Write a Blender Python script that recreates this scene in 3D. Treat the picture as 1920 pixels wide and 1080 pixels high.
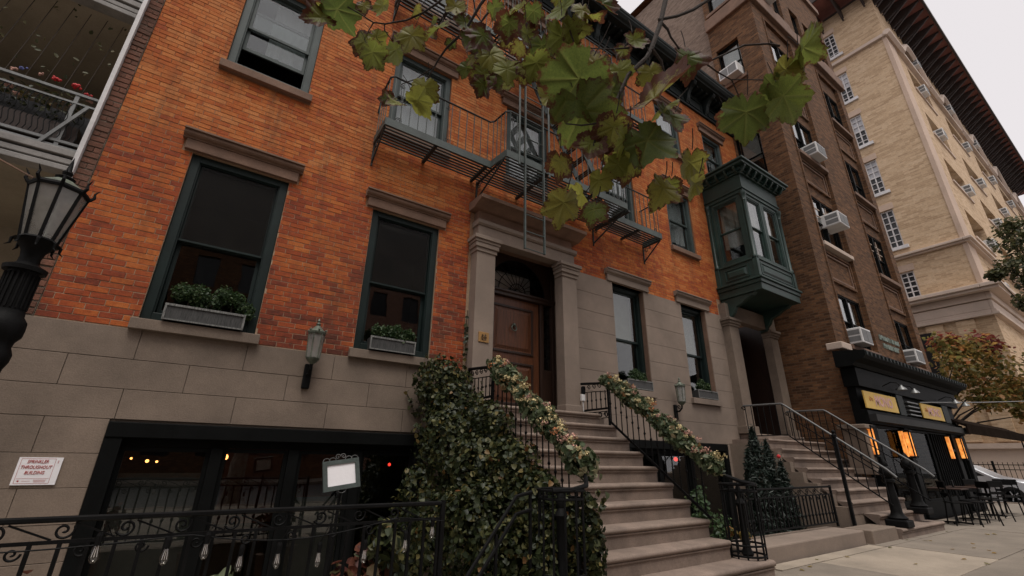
import bpy, math, random
import numpy as np
from mathutils import Vector, Matrix, Euler, noise as mnoise
random.seed(11); rng = np.random.default_rng(5)
R = math.radians
for o in list(bpy.data.objects): bpy.data.objects.remove(o)
scene = bpy.context.scene
col = scene.collection
# ------------------------------------------------------------------ camera
PITCH, YAW, ROLL, EYE = 0.36799, 0.59291, 0.014636, 1.2
FPX = 834.2                                   # focal length in pixels of a 1920 px wide picture
cd = Vector((math.sin(YAW)*math.cos(PITCH), math.cos(YAW)*math.cos(PITCH), math.sin(PITCH)))
cr0 = Vector((math.cos(YAW), -math.sin(YAW), 0)); cu0 = cr0.cross(cd)
cr = cr0*math.cos(ROLL) + cu0*math.sin(ROLL); cu = -cr0*math.sin(ROLL) + cu0*math.cos(ROLL)
cam_d = bpy.data.cameras.new('camera'); cam = bpy.data.objects.new('camera', cam_d); col.objects.link(cam)
m3 = Matrix((cr, cu, -cd)).transposed(); cam.matrix_world = Matrix.Translation((0, 0, EYE)) @ m3.to_4x4()
cam_d.sensor_width = 36; cam_d.lens = FPX/1920*36; cam_d.clip_start = 0.05; cam_d.clip_end = 2000
scene.camera = cam
def ray(x, y): return cd + cr*((x-960)/FPX) + cu*((540-y)/FPX)
def at_depth(x, y, t): return Vector((0, 0, EYE)) + ray(x, y)*t
def at_y(x, y, Y):
    v = ray(x, y); return Vector((0, 0, EYE)) + v*(Y/v.y)
def at_z(x, y, Z):
    v = ray(x, y); return Vector((0, 0, EYE)) + v*((Z-EYE)/v.z)
def proj(P):
    q = Vector(P)-Vector((0, 0, EYE)); z = q.dot(cd)
    return (960+FPX*q.dot(cr)/z, 540-FPX*q.dot(cu)/z, z)
# ------------------------------------------------------------------ light: overcast day
SUN_EL, SUN_AZ = 68, 200       # azimuth: 0 = +Y, clockwise seen from above
world = bpy.data.worlds.new('World'); scene.world = world; world.use_nodes = True
wn = world.node_tree.nodes; wl = world.node_tree.links; wn.clear()
wout = wn.new('ShaderNodeOutputWorld'); wbg = wn.new('ShaderNodeBackground'); wbg.inputs[1].default_value = 0.1
sky = wn.new('ShaderNodeTexSky'); sky.sky_type = 'NISHITA'; sky.sun_disc = False
sky.sun_elevation = R(SUN_EL); sky.sun_rotation = R(SUN_AZ); sky.dust_density = 4; sky.air_density = 1.0; sky.ozone_density = 1
whs = wn.new('ShaderNodeHueSaturation'); whs.inputs['Saturation'].default_value = 0.0
wmx = wn.new('ShaderNodeMix'); wmx.data_type = 'RGBA'; wmx.inputs[0].default_value = 0.75
wmx.inputs[7].default_value = (6.1, 5.75, 5.9, 1)          # even cloud layer
wl.new(sky.outputs[0], whs.inputs['Color']); wl.new(whs.outputs[0], wmx.inputs[6]); wl.new(wmx.outputs[2], wbg.inputs[0]); wl.new(wbg.outputs[0], wout.inputs[0])
sd = bpy.data.lights.new('sun', 'SUN'); sd.energy = 1.5; sd.angle = R(28); sd.color = (1, .94, .86)
sun = bpy.data.objects.new('sun', sd); col.objects.link(sun)
sv = Vector((math.sin(R(SUN_AZ))*math.cos(R(SUN_EL)), math.cos(R(SUN_AZ))*math.cos(R(SUN_EL)), math.sin(R(SUN_EL))))
sun.rotation_euler = sv.to_track_quat('Z', 'Y').to_euler(); sun.location = (0, -5, 30)
vs = scene.view_settings; vs.view_transform = 'Standard'; vs.look = 'None'; vs.gamma = 1; vs.use_curve_mapping = False
vs.exposure = 0.62
scene.render.resolution_x = 1024; scene.render.resolution_y = 576
# ------------------------------------------------------------------ materials
MATS = {}
def newmat(name):
    m = bpy.data.materials.new(name); m.use_nodes = True; n = m.node_tree.nodes; n.clear()
    o = n.new('ShaderNodeOutputMaterial'); b = n.new('ShaderNodeBsdfPrincipled'); m.node_tree.links.new(b.outputs[0], o.inputs[0])
    MATS[name] = m; return m, n, m.node_tree.links, b
def c4(c): return (c[0], c[1], c[2], 1)
def nnoise(n, l, scale, detail=4, rough=.6, vec=None):
    t = n.new('ShaderNodeTexNoise'); t.inputs['Scale'].default_value = scale; t.inputs['Detail'].default_value = detail; t.inputs['Roughness'].default_value = rough
    if vec is not None: l.new(vec, t.inputs['Vector'])
    return t
def pos(n): return n.new('ShaderNodeNewGeometry').outputs['Position']
def ramp(n, stops, interp='LINEAR'):
    r = n.new('ShaderNodeValToRGB'); e = r.color_ramp.elements; r.color_ramp.interpolation = interp
    while len(e) > 1: e.remove(e[-1])
    e[0].position = stops[0][0]; e[0].color = c4(stops[0][1])
    for p, c in stops[1:]:
        x = e.new(p); x.color = c4(c)
    return r
def mix(n, l, a, b, f, mode='MIX'):
    x = n.new('ShaderNodeMix'); x.data_type = 'RGBA'; x.blend_type = mode
    for sock, v in ((x.inputs[0], f), (x.inputs[6], a), (x.inputs[7], b)):
        if hasattr(v, 'is_linked') or hasattr(v, 'links'): l.new(v, sock)
        elif isinstance(v, (tuple, list)): sock.default_value = c4(v)
        else: sock.default_value = v
    return x.outputs[2]
def math_(n, l, op, a, b=0.0):
    x = n.new('ShaderNodeMath'); x.operation = op
    for s, v in ((x.inputs[0], a), (x.inputs[1], b)):
        if hasattr(v, 'links'): l.new(v, s)
        else: s.default_value = v
    return x.outputs[0]
def bump(n, l, b, h, strength, dist=.01):
    x = n.new('ShaderNodeBump'); x.inputs['Strength'].default_value = strength; x.inputs['Distance'].default_value = dist
    l.new(h, x.inputs['Height']); l.new(x.outputs[0], b.inputs['Normal'])
def M(name, c, rough=.7, var=.25, scale=3.0, fine=40, bstr=.25, metal=0.0, spec=.5, c2=None, dirt=0.0, stretch=None):
    """plain surface: base colour with large and fine variation, fine relief"""
    m, n, l, b = newmat(name); p = pos(n)
    if stretch:
        mp = n.new('ShaderNodeMapping'); mp.inputs['Scale'].default_value = stretch; l.new(p, mp.inputs['Vector']); p = mp.outputs[0]
    a = nnoise(n, l, scale, 5, .65, p); f = nnoise(n, l, fine, 4, .7, p)
    lo = tuple(x*(1-var) for x in c); hi = tuple(min(1, x*(1+var*.7)) for x in c)
    r = ramp(n, [(.3, lo), (.7, hi if c2 is None else c2)]); l.new(a.outputs[0], r.inputs[0])
    out = mix(n, l, r.outputs[0], (.5, .5, .5), .0)
    r2 = ramp(n, [(.25, (1-var*.9,)*3), (.75, (1+var*.5,)*3)]); l.new(f.outputs[0], r2.inputs[0])
    out = mix(n, l, r.outputs[0], r2.outputs[0], 1.0, 'MULTIPLY')
    if dirt:
        d = nnoise(n, l, scale*.35, 6, .75, p); r3 = ramp(n, [(.45, (1, 1, 1)), (.75, (1-dirt,)*3)]); l.new(d.outputs[0], r3.inputs[0])
        out = mix(n, l, out, r3.outputs[0], 1.0, 'MULTIPLY')
    l.new(out, b.inputs['Base Color']); b.inputs['Roughness'].default_value = rough; b.inputs['Metallic'].default_value = metal
    b.inputs['Specular IOR Level'].default_value = spec
    if bstr: bump(n, l, b, f.outputs[0], bstr, .006)
    return m
def rand_island(n, l):
    g = n.new('ShaderNodeNewGeometry'); oi = n.new('ShaderNodeObjectInfo')
    return math_(n, l, 'FRACT', math_(n, l, 'ADD', g.outputs['Random Per Island'], oi.outputs['Random']))
def brick_mat(name, stops, dirtcol, bstr=.5, dirt=.6, orange=None):
    m, n, l, b = newmat(name); p = pos(n); r0 = rand_island(n, l)
    a = nnoise(n, l, .9, 5, .65, p)
    fac = math_(n, l, 'ADD', math_(n, l, 'MULTIPLY', r0, .46), math_(n, l, 'MULTIPLY', math_(n, l, 'SUBTRACT', a.outputs[0], .5), 1.25))
    fac = math_(n, l, 'ADD', fac, .22)
    if orange:      # more orange paint above; darker low end is partly shade put into the colour
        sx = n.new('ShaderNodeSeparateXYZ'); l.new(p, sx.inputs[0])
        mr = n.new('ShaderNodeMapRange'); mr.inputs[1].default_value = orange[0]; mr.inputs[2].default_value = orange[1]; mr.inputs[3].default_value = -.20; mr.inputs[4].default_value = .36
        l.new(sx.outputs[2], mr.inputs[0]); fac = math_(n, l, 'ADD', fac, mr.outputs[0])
    rp = ramp(n, stops); l.new(fac, rp.inputs[0])
    iv = nnoise(n, l, 13, 4, .7, p); fac2 = math_(n, l, 'ADD', fac, math_(n, l, 'MULTIPLY', math_(n, l, 'SUBTRACT', iv.outputs[0], .5), .75)); l.new(fac2, rp.inputs[0])
    f = nnoise(n, l, 55, 5, .75, p); r2 = ramp(n, [(.25, (.66, .64, .62)), (.75, (1.22, 1.22, 1.22))]); l.new(f.outputs[0], r2.inputs[0])
    out = mix(n, l, rp.outputs[0], r2.outputs[0], 1.0, 'MULTIPLY')
    d = nnoise(n, l, 1.7, 7, .78, p); r3 = ramp(n, [(.5, (0, 0, 0)), (.72, (dirt,)*3)]); l.new(d.outputs[0], r3.inputs[0])
    out = mix(n, l, out, dirtcol, r3.outputs[0])
    # thin pale smears of lime
    e = nnoise(n, l, 5, 8, .8, p); r4 = ramp(n, [(.64, (0, 0, 0)), (.78, (.35,)*3)]); l.new(e.outputs[0], r4.inputs[0])
    out = mix(n, l, out, (.5, .36, .26), r4.outputs[0])
    mp = n.new('ShaderNodeMapping'); mp.inputs['Scale'].default_value = (4.5, 4.5, .45); l.new(p, mp.inputs['Vector']); sk = nnoise(n, l, 1.0, 6, .72, mp.outputs[0])   # soot runs
    r5 = ramp(n, [(.50, (0, 0, 0)), (.72, (.62,)*3)]); l.new(sk.outputs[0], r5.inputs[0]); out = mix(n, l, out, dirtcol, r5.outputs[0])
    l.new(out, b.inputs['Base Color']); b.inputs['Roughness'].default_value = .88; b.inputs['Specular IOR Level'].default_value = .25
    bump(n, l, b, f.outputs[0], bstr, .008)
    return m
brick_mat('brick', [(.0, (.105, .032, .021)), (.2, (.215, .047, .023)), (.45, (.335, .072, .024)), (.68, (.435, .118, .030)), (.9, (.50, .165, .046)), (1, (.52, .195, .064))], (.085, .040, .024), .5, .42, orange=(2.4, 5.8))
brick_mat('old_brick', [(0, (.10, .05, .035)), (.5, (.17, .075, .05)), (1, (.24, .11, .075))], (.09, .07, .055), .9, .7)
def mortar_mat():
    m, n, l, b = newmat('mortar'); p = pos(n); sx = n.new('ShaderNodeSeparateXYZ'); l.new(p, sx.inputs[0]); t = nnoise(n, l, 1.3, 6, .7, p); f = nnoise(n, l, 70, 4, .7, p)
    h = math_(n, l, 'ADD', sx.outputs[2], math_(n, l, 'MULTIPLY', math_(n, l, 'SUBTRACT', t.outputs[0], .5), 6.0)); mr = n.new('ShaderNodeMapRange'); mr.inputs[1].default_value = 3.6; mr.inputs[2].default_value = 6.6; l.new(h, mr.inputs[0])
    out = mix(n, l, (.36, .255, .17), (.26, .105, .046), mr.outputs[0]); r2 = ramp(n, [(.3, (.65,)*3), (.7, (1.2,)*3)]); l.new(f.outputs[0], r2.inputs[0]); l.new(mix(n, l, out, r2.outputs[0], 1.0, 'MULTIPLY'), b.inputs['Base Color']); b.inputs['Roughness'].default_value = .95; bump(n, l, b, f.outputs[0], .6, .006)
mortar_mat()
M('old_mortar', (.20, .165, .13), .95, .4, 4, 60, .8)
M('stone', (.205, .156, .120), .85, .26, 1.4, 75, .5, dirt=.38)
M('stone_pale', (.238, .184, .147), .85, .2, 1.2, 75, .45, dirt=.26)
M('step_stone', (.228, .170, .136), .8, .28, 2.6, 60, .45, dirt=.45)
M('brownstone', (.20, .118, .08), .85, .25, 2.5, 60, .35, dirt=.4)
M('joint', (.10, .08, .063), .95, .2)
M('green_paint', (.008, .017, .016), .5, .3, 3, 50, .12, spec=.25)
M('green_frame', (.045, .062, .060), .55, .25, 3, 50, .12, spec=.3)
M('oriel_green', (.016, .043, .035), .5, .35, 2.5, 45, .15, dirt=.5)
M('iron', (.007, .007, .0072), .6, .4, 6, 80, .25, spec=.10)
M('escape_iron', (.060, .078, .072), .55, .35, 4, 60, .3, dirt=.5)
M('escape_dark', (.014, .017, .016), .6, .35, 4, 60, .3)
M('black_paint', (.006, .0065, .0065), .6, .3, 3, 60, .05, spec=.07)
M('cornice_paint', (.018, .024, .023), .6, .35, 3, 45, .2, dirt=.4, spec=.2)
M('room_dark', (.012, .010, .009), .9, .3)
M('curtain', (.50, .50, .52), .9, .12, 2, 9, 0, stretch=(6, 6, .6))
M('blind', (.40, .37, .33), .9, .12, 5, 30, .1)
M('wood', (.125, .044, .018), .42, .45, 2.2, 30, .15, stretch=(14, 14, 1.2))
M('wood_dark', (.032, .014, .008), .5, .4, 2.2, 30, .15, stretch=(14, 14, 1.2))
M('brass', (.42, .24, .09), .45, .25, 5, 60, .2, metal=.6)
M('old_bronze', (.12, .14, .11), .5, .5, 12, 80, .4, metal=.3)
M('white_paint', (.62, .60, .60), .55, .12, 4, 50, .15, dirt=.25)
M('paper', (.82, .80, .82), .8, .03)
M('red_print', (.40, .035, .03), .7, .1)
M('rose_print', (.62, .38, .38), .7, .1)
M('zinc', (.10, .102, .10), .6, .6, 7, 50, .3, metal=.2, c2=(.30, .30, .285), stretch=(14, 14, 1.5))
M('dark_zinc', (.022, .023, .022), .5, .5, 7, 50, .3, c2=(.08, .08, .078), stretch=(14, 14, 1.5))
M('pavement', (.33, .275, .215), .9, .2, 1.4, 60, .4, dirt=.35)
M('pavement_dark', (.22, .185, .148), .9, .2, 1.4, 60, .4, dirt=.35)
M('asphalt', (.05, .05, .05), .9, .25, 2, 90, .5)
M('soil', (.03, .022, .015), 1, .4, 8, 60, .8)
M('grey_concrete', (.36, .31, .24), .9, .2, 1.2, 50, .2)
M('slab_white', (.30, .285, .27), .75, .2, 3, 40, .2, dirt=.45)
M('steel', (.19, .195, .195), .45, .3, 5, 60, .15, metal=.4)
M('rail_grey', (.10, .10, .10), .5, .3)
M('awning_cloth', (.022, .016, .013), 1, .3, 3, 40, .05, spec=0)
M('reflection_grey', (.055, .050, .045), .7, .25, 2, 30, .05)  # grey tone of the street's reflection, painted as a sheet
M('red_wall', (.16, .03, .022), .9, .3)
M('twig', (.030, .020, .015), .9, .4, 12, 90, .7)
M('bark', (.16, .13, .10), .95, .5, 6, 30, .9, c2=(.30, .27, .2))
M('ac_white', (.68, .67, .66), .5, .08, 3, 50, .1, dirt=.2)
M('ac_grille', (.16, .16, .16), .6, .2)
M('sign_yellow', (.66, .43, .09), .6, .1, 2, 40, .05)
M('sign_rose', (.62, .36, .32), .6, .1)
M('verdigris', (.20, .25, .21), .6, .4, 8, 60, .2)
M('car_paint', (.62, .64, .68), .25, .05, 2, 40, 0, metal=.2)
M('car_dark', (.012, .012, .014), .3, .2)
M('rubber', (.012, .012, .012), .8, .2)
M('trunk_dark', (.05, .04, .032), .95, .4, 8, 40, .8)
M('flower_red', (.52, .02, .025), .7, .3, 40)
M('flower_pink', (.50, .28, .22), .8, .3, 40)
M('flower_cream', (.60, .49, .26), .8, .35, 40)
M('flower_rust', (.48, .18, .07), .8, .35, 40)
M('flower_blue', (.12, .14, .35), .8, .3, 40)
M('roof_red', (.20, .075, .062), .8, .3, 1.5, 30, .2)
M('timber_dark', (.035, .022, .018), .7, .3)
M('light_stone', (.54, .43, .355), .85, .12, .5, 20, .2, dirt=.2)
M('pale_facade', (.50, .37, .285), .9, .15, .5, 20, .2)
def texbrick(name, stops, mortar, bw, bh, rough=.9, along='x', msize=.008, speck=.3):
    m, n, l, b = newmat(name); p = pos(n); sx = n.new('ShaderNodeSeparateXYZ'); l.new(p, sx.inputs[0])
    cx = n.new('ShaderNodeCombineXYZ')
    l.new(math_(n, l, 'ADD', sx.outputs[0], sx.outputs[1]), cx.inputs[0]); l.new(sx.outputs[2], cx.inputs[1])
    t = n.new('ShaderNodeTexBrick'); l.new(cx.outputs[0], t.inputs['Vector']); t.inputs['Scale'].default_value = 1
    t.inputs['Brick Width'].default_value = bw; t.inputs['Row Height'].default_value = bh; t.inputs['Mortar Size'].default_value = msize; t.inputs['Mortar Smooth'].default_value = .2
    t.inputs['Color1'].default_value = (0, 0, 0, 1); t.inputs['Color2'].default_value = (1, 1, 1, 1); t.inputs['Mortar'].default_value = (.5, .5, .5, 1)
    a = nnoise(n, l, .5, 6, .7, p); bw_ = n.new('ShaderNodeRGBToBW'); l.new(t.outputs[0], bw_.inputs[0])
    fac = math_(n, l, 'ADD', math_(n, l, 'MULTIPLY', bw_.outputs[0], .6), math_(n, l, 'MULTIPLY', math_(n, l, 'SUBTRACT', a.outputs[0], .3), .8))
    rp = ramp(n, stops); l.new(fac, rp.inputs[0])
    mm = n.new('ShaderNodeMapping'); mm.inputs['Scale'].default_value = (4, 4, 14); l.new(p, mm.inputs['Vector'])
    f = nnoise(n, l, 1.2, 5, .8, mm.outputs[0]); r2 = ramp(n, [(.3, (1-speck,)*3), (.7, (1+speck*.6,)*3)]); l.new(f.outputs[0], r2.inputs[0])
    out = mix(n, l, rp.outputs[0], r2.outputs[0], 1.0, 'MULTIPLY')
    out = mix(n, l, out, mortar, t.outputs['Fac'])
    l.new(out, b.inputs['Base Color']); b.inputs['Roughness'].default_value = rough; b.inputs['Specular IOR Level'].default_value = .2
    bump(n, l, b, math_(n, l, 'SUBTRACT', f.outputs[0], t.outputs['Fac']), .4, .01)
    return m
texbrick('brown_brick', [(0, (.046, .023, .013)), (.4, (.112, .052, .025)), (.75, (.175, .084, .040)), (1, (.225, .115, .058))], (.105, .068, .042), .21, .068, speck=.45)
texbrick('pale_brown_brick', [(0, (.12, .085, .065)), (.5, (.22, .16, .125)), (1, (.30, .225, .18))], (.18, .145, .12), .21, .068, speck=.4)
texbrick('beige_brick', [(0, (.34, .225, .135)), (.45, (.52, .37, .235)), (1, (.62, .465, .32))], (.54, .40, .27), .62, .13, speck=.35)
texbrick('street_brick', [(0, (.16, .07, .05)), (.5, (.24, .11, .075)), (1, (.32, .16, .11))], (.28, .23, .19), .21, .068)
def glass(name, tint=(.75, .78, .77), refl=1.0, wob=.02, rough=.0, dust=.0):
    m, n, l, b = newmat(name); n.remove(b); o = n['Material Output'] if 'Material Output' in n else [x for x in n if x.type == 'OUTPUT_MATERIAL'][0]
    tr = n.new('ShaderNodeBsdfTransparent'); tr.inputs[0].default_value = c4(tint); gl = n.new('ShaderNodeBsdfGlossy'); gl.inputs['Roughness'].default_value = rough; gl.inputs[0].default_value = (1, 1, 1, 1)
    fr = n.new('ShaderNodeLayerWeight'); fr.inputs[0].default_value = .5; mx = n.new('ShaderNodeMixShader')
    f = math_(n, l, 'MULTIPLY', math_(n, l, 'ADD', math_(n, l, 'MULTIPLY', math_(n, l, 'POWER', fr.outputs['Facing'], 4.0), .9), .075), refl); fcl = n.new('ShaderNodeClamp'); l.new(f, fcl.inputs[0])
    l.new(fcl.outputs[0], mx.inputs[0]); l.new(tr.outputs[0], mx.inputs[1]); l.new(gl.outputs[0], mx.inputs[2])
    t = nnoise(n, l, 1.4, 2, .5, pos(n)); bp = n.new('ShaderNodeBump'); bp.inputs['Strength'].default_value = wob*5; bp.inputs['Distance'].default_value = .02
    l.new(t.outputs[0], bp.inputs['Height']); l.new(bp.outputs[0], gl.inputs['Normal'])
    last = mx.outputs[0]
    if dust:
        df = n.new('ShaderNodeBsdfDiffuse'); df.inputs[0].default_value = (.5, .48, .45, 1); m2 = n.new('ShaderNodeMixShader'); tt = nnoise(n, l, 3, 6, .7, pos(n))
        l.new(math_(n, l, 'MULTIPLY', tt.outputs[0], dust), m2.inputs[0]); l.new(last, m2.inputs[1]); l.new(df.outputs[0], m2.inputs[2]); last = m2.outputs[0]
    l.new(last, o.inputs[0]); return m
glass('glass'); glass('lantern_glass', (.55, .58, .52), .6, .05, .15, .65); glass('bulb_glass', (.9, .88, .84), 1.0, 0)
glass('screen_glass', (.45, .44, .43), .10, 0, .3, .035); glass('shop_glass', (.7, .72, .7), .12, .01)
def emit(name, c, s):
    m, n, l, b = newmat(name); b.inputs['Base Color'].default_value = c4(c); b.inputs['Emission Color'].default_value = c4(c); b.inputs['Emission Strength'].default_value = s; return m
emit('bulb_glow', (1, .36, .09), 5); emit('red_glow', (1, .05, .03), 1.6)
def lantern_glow():
    m, n, l, b = newmat('lantern_panel'); p = pos(n); t = nnoise(n, l, 9, 4, .6, p)
    r = ramp(n, [(.3, (.55, .13, .02)), (.6, (.95, .36, .07)), (.8, (1, .62, .25))]); l.new(t.outputs[0], r.inputs[0])
    l.new(r.outputs[0], b.inputs['Base Color']); l.new(r.outputs[0], b.inputs['Emission Color']); b.inputs['Emission Strength'].default_value = .6
lantern_glow()
def leaf_mat(name, stops, trans=.35, rough=.5, spec=.35):
    m, n, l, b = newmat(name); r0 = rand_island(n, l); rp = ramp(n, stops); l.new(r0, rp.inputs[0])
    t = nnoise(n, l, 18, 3, .6, pos(n)); r2 = ramp(n, [(.3, (.75,)*3), (.7, (1.2,)*3)]); l.new(t.outputs[0], r2.inputs[0])
    out = mix(n, l, rp.outputs[0], r2.outputs[0], 1.0, 'MULTIPLY'); l.new(out, b.inputs['Base Color']); b.inputs['Roughness'].default_value = rough; b.inputs['Specular IOR Level'].default_value = spec
    o = [x for x in n if x.type == 'OUTPUT_MATERIAL'][0]; tl = n.new('ShaderNodeBsdfTranslucent'); l.new(out, tl.inputs[0]); mx = n.new('ShaderNodeMixShader'); mx.inputs[0].default_value = trans
    l.new(b.outputs[0], mx.inputs[1]); l.new(tl.outputs[0], mx.inputs[2]); l.new(mx.outputs[0], o.inputs[0]); return m
leaf_mat('vine_leaf', [(0, (.012, .019, .007)), (.5, (.030, .041, .014)), (.78, (.068, .072, .024)), (.94, (.115, .110, .040)), (.985, (.17, .13, .04)), (1, (.20, .08, .03))], .3)
leaf_mat('shrub_leaf', [(0, (.018, .040, .014)), (.6, (.045, .085, .03)), (1, (.08, .115, .045))])
leaf_mat('garland_leaf', [(0, (.03, .05, .02)), (.3, (.065, .09, .04)), (.62, (.10, .125, .065)), (.82, (.20, .22, .13)), (.93, (.36, .33, .20)), (1, (.30, .15, .06))])
leaf_mat('conifer_leaf', [(0, (.006, .012, .009)), (1, (.02, .034, .024))], .1)
leaf_mat('autumn_leaf', [(0, (.09, .095, .03)), (.35, (.19, .17, .05)), (.65, (.33, .23, .07)), (.85, (.46, .26, .08)), (1, (.36, .14, .06))], .6)
leaf_mat('red_leaf', [(0, (.14, .025, .022)), (1, (.28, .07, .05))], .45)
leaf_mat('olive_leaf', [(0, (.03, .04, .014)), (.6, (.075, .08, .03)), (1, (.14, .12, .05))])
leaf_mat('dull_red_leaf', [(0, (.08, .02, .015)), (.6, (.14, .05, .03)), (1, (.06, .08, .03))])
def plane_leaf_mat():
    m, n, l, b = newmat('plane_leaf'); at = n.new('ShaderNodeAttribute'); at.attribute_name = 'leafpos'; sx = n.new('ShaderNodeSeparateXYZ'); l.new(at.outputs['Vector'], sx.inputs[0])
    oi = n.new('ShaderNodeObjectInfo'); oc = n.new('ShaderNodeSeparateColor'); l.new(oi.outputs['Color'], oc.inputs[0]); tc = n.new('ShaderNodeTexCoord')
    vadd = n.new('ShaderNodeVectorMath'); vadd.operation = 'ADD'; l.new(tc.outputs['Object'], vadd.inputs[0]); cxx = n.new('ShaderNodeCombineXYZ'); l.new(math_(n, l, 'MULTIPLY', oi.outputs['Random'], 37.0), cxx.inputs[2]); l.new(cxx.outputs[0], vadd.inputs[1])
    a = nnoise(n, l, 11, 6, .7, vadd.outputs[0]); f = nnoise(n, l, 45, 4, .7, vadd.outputs[0])
    g = ramp(n, [(0, (.075, .105, .030)), (.4, (.145, .175, .040)), (.75, (.25, .25, .055)), (1, (.19, .165, .045))]); l.new(oc.outputs[0], g.inputs[0])
    r2 = ramp(n, [(.3, (.7, .75, .7)), (.7, (1.3, 1.25, 1.1))]); l.new(f.outputs[0], r2.inputs[0]); base = mix(n, l, g.outputs[0], r2.outputs[0], 1.0, 'MULTIPLY')
    # leafpos.x = 0 centre .. 1 margin, .y = 1 on veins
    base = mix(n, l, base, (.20, .21, .06), math_(n, l, 'MULTIPLY', sx.outputs[1], .55))
    ef = math_(n, l, 'ADD', sx.outputs[0], math_(n, l, 'MULTIPLY', math_(n, l, 'SUBTRACT', a.outputs[0], .5), 1.7))
    ef = math_(n, l, 'ADD', ef, math_(n, l, 'MULTIPLY', math_(n, l, 'SUBTRACT', oc.outputs[1], .5), .55))
    er = ramp(n, [(.74, (0, 0, 0)), (.96, (1, 1, 1))]); l.new(ef, er.inputs[0]); base = mix(n, l, base, (.085, .030, .016), er.outputs[0])
    l.new(base, b.inputs['Base Color']); b.inputs['Roughness'].default_value = .5; b.inputs['Specular IOR Level'].default_value = .3
    o = [x for x in n if x.type == 'OUTPUT_MATERIAL'][0]; tl = n.new('ShaderNodeBsdfTranslucent'); l.new(base, tl.inputs[0]); mx = n.new('ShaderNodeMixShader'); mx.inputs[0].default_value = .5
    l.new(b.outputs[0], mx.inputs[1]); l.new(tl.outputs[0], mx.inputs[2]); l.new(mx.outputs[0], o.inputs[0]); bump(n, l, b, f.outputs[0], .3, .004)
plane_leaf_mat()
# ------------------------------------------------------------------ object helpers
LOCAL = {}
def thing(name, label, cat, loc=(0, 0, 0), group=None, local=False, rotz=0.0):
    o = bpy.data.objects.new(name, None); col.objects.link(o); o.location = loc; o.rotation_euler = (0, 0, rotz); o.empty_display_size = .1
    o['label'] = label; o['category'] = cat
    if group: o['group'] = group
    LOCAL[o] = Matrix.Identity(4) if local else Matrix.Translation(-Vector(loc))
    return o
def tag(o, label=None, cat=None, group=None, kind=None):
    if label: o['label'] = label
    if cat: o['category'] = cat
    if group: o['group'] = group
    if kind: o['kind'] = kind
    return o
def link(name, me, mat, parent=None):
    o = bpy.data.objects.new(name, me); col.objects.link(o)
    if mat and not me.materials: me.materials.append(MATS[mat])
    if parent is not None:
        o.parent = parent
        if parent in LOCAL: o.matrix_parent_inverse = LOCAL[parent]
    return o
def copy_tree(root, loc, rotz=None, label=None):
    r = root.copy(); col.objects.link(r); r.location = loc
    if rotz is not None: r.rotation_euler = (0, 0, rotz)
    if label: r['label'] = label
    def rec(a, b):
        for ch in a.children:
            c = ch.copy(); col.objects.link(c); c.parent = b; rec(ch, c)
    rec(root, r); return r
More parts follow.
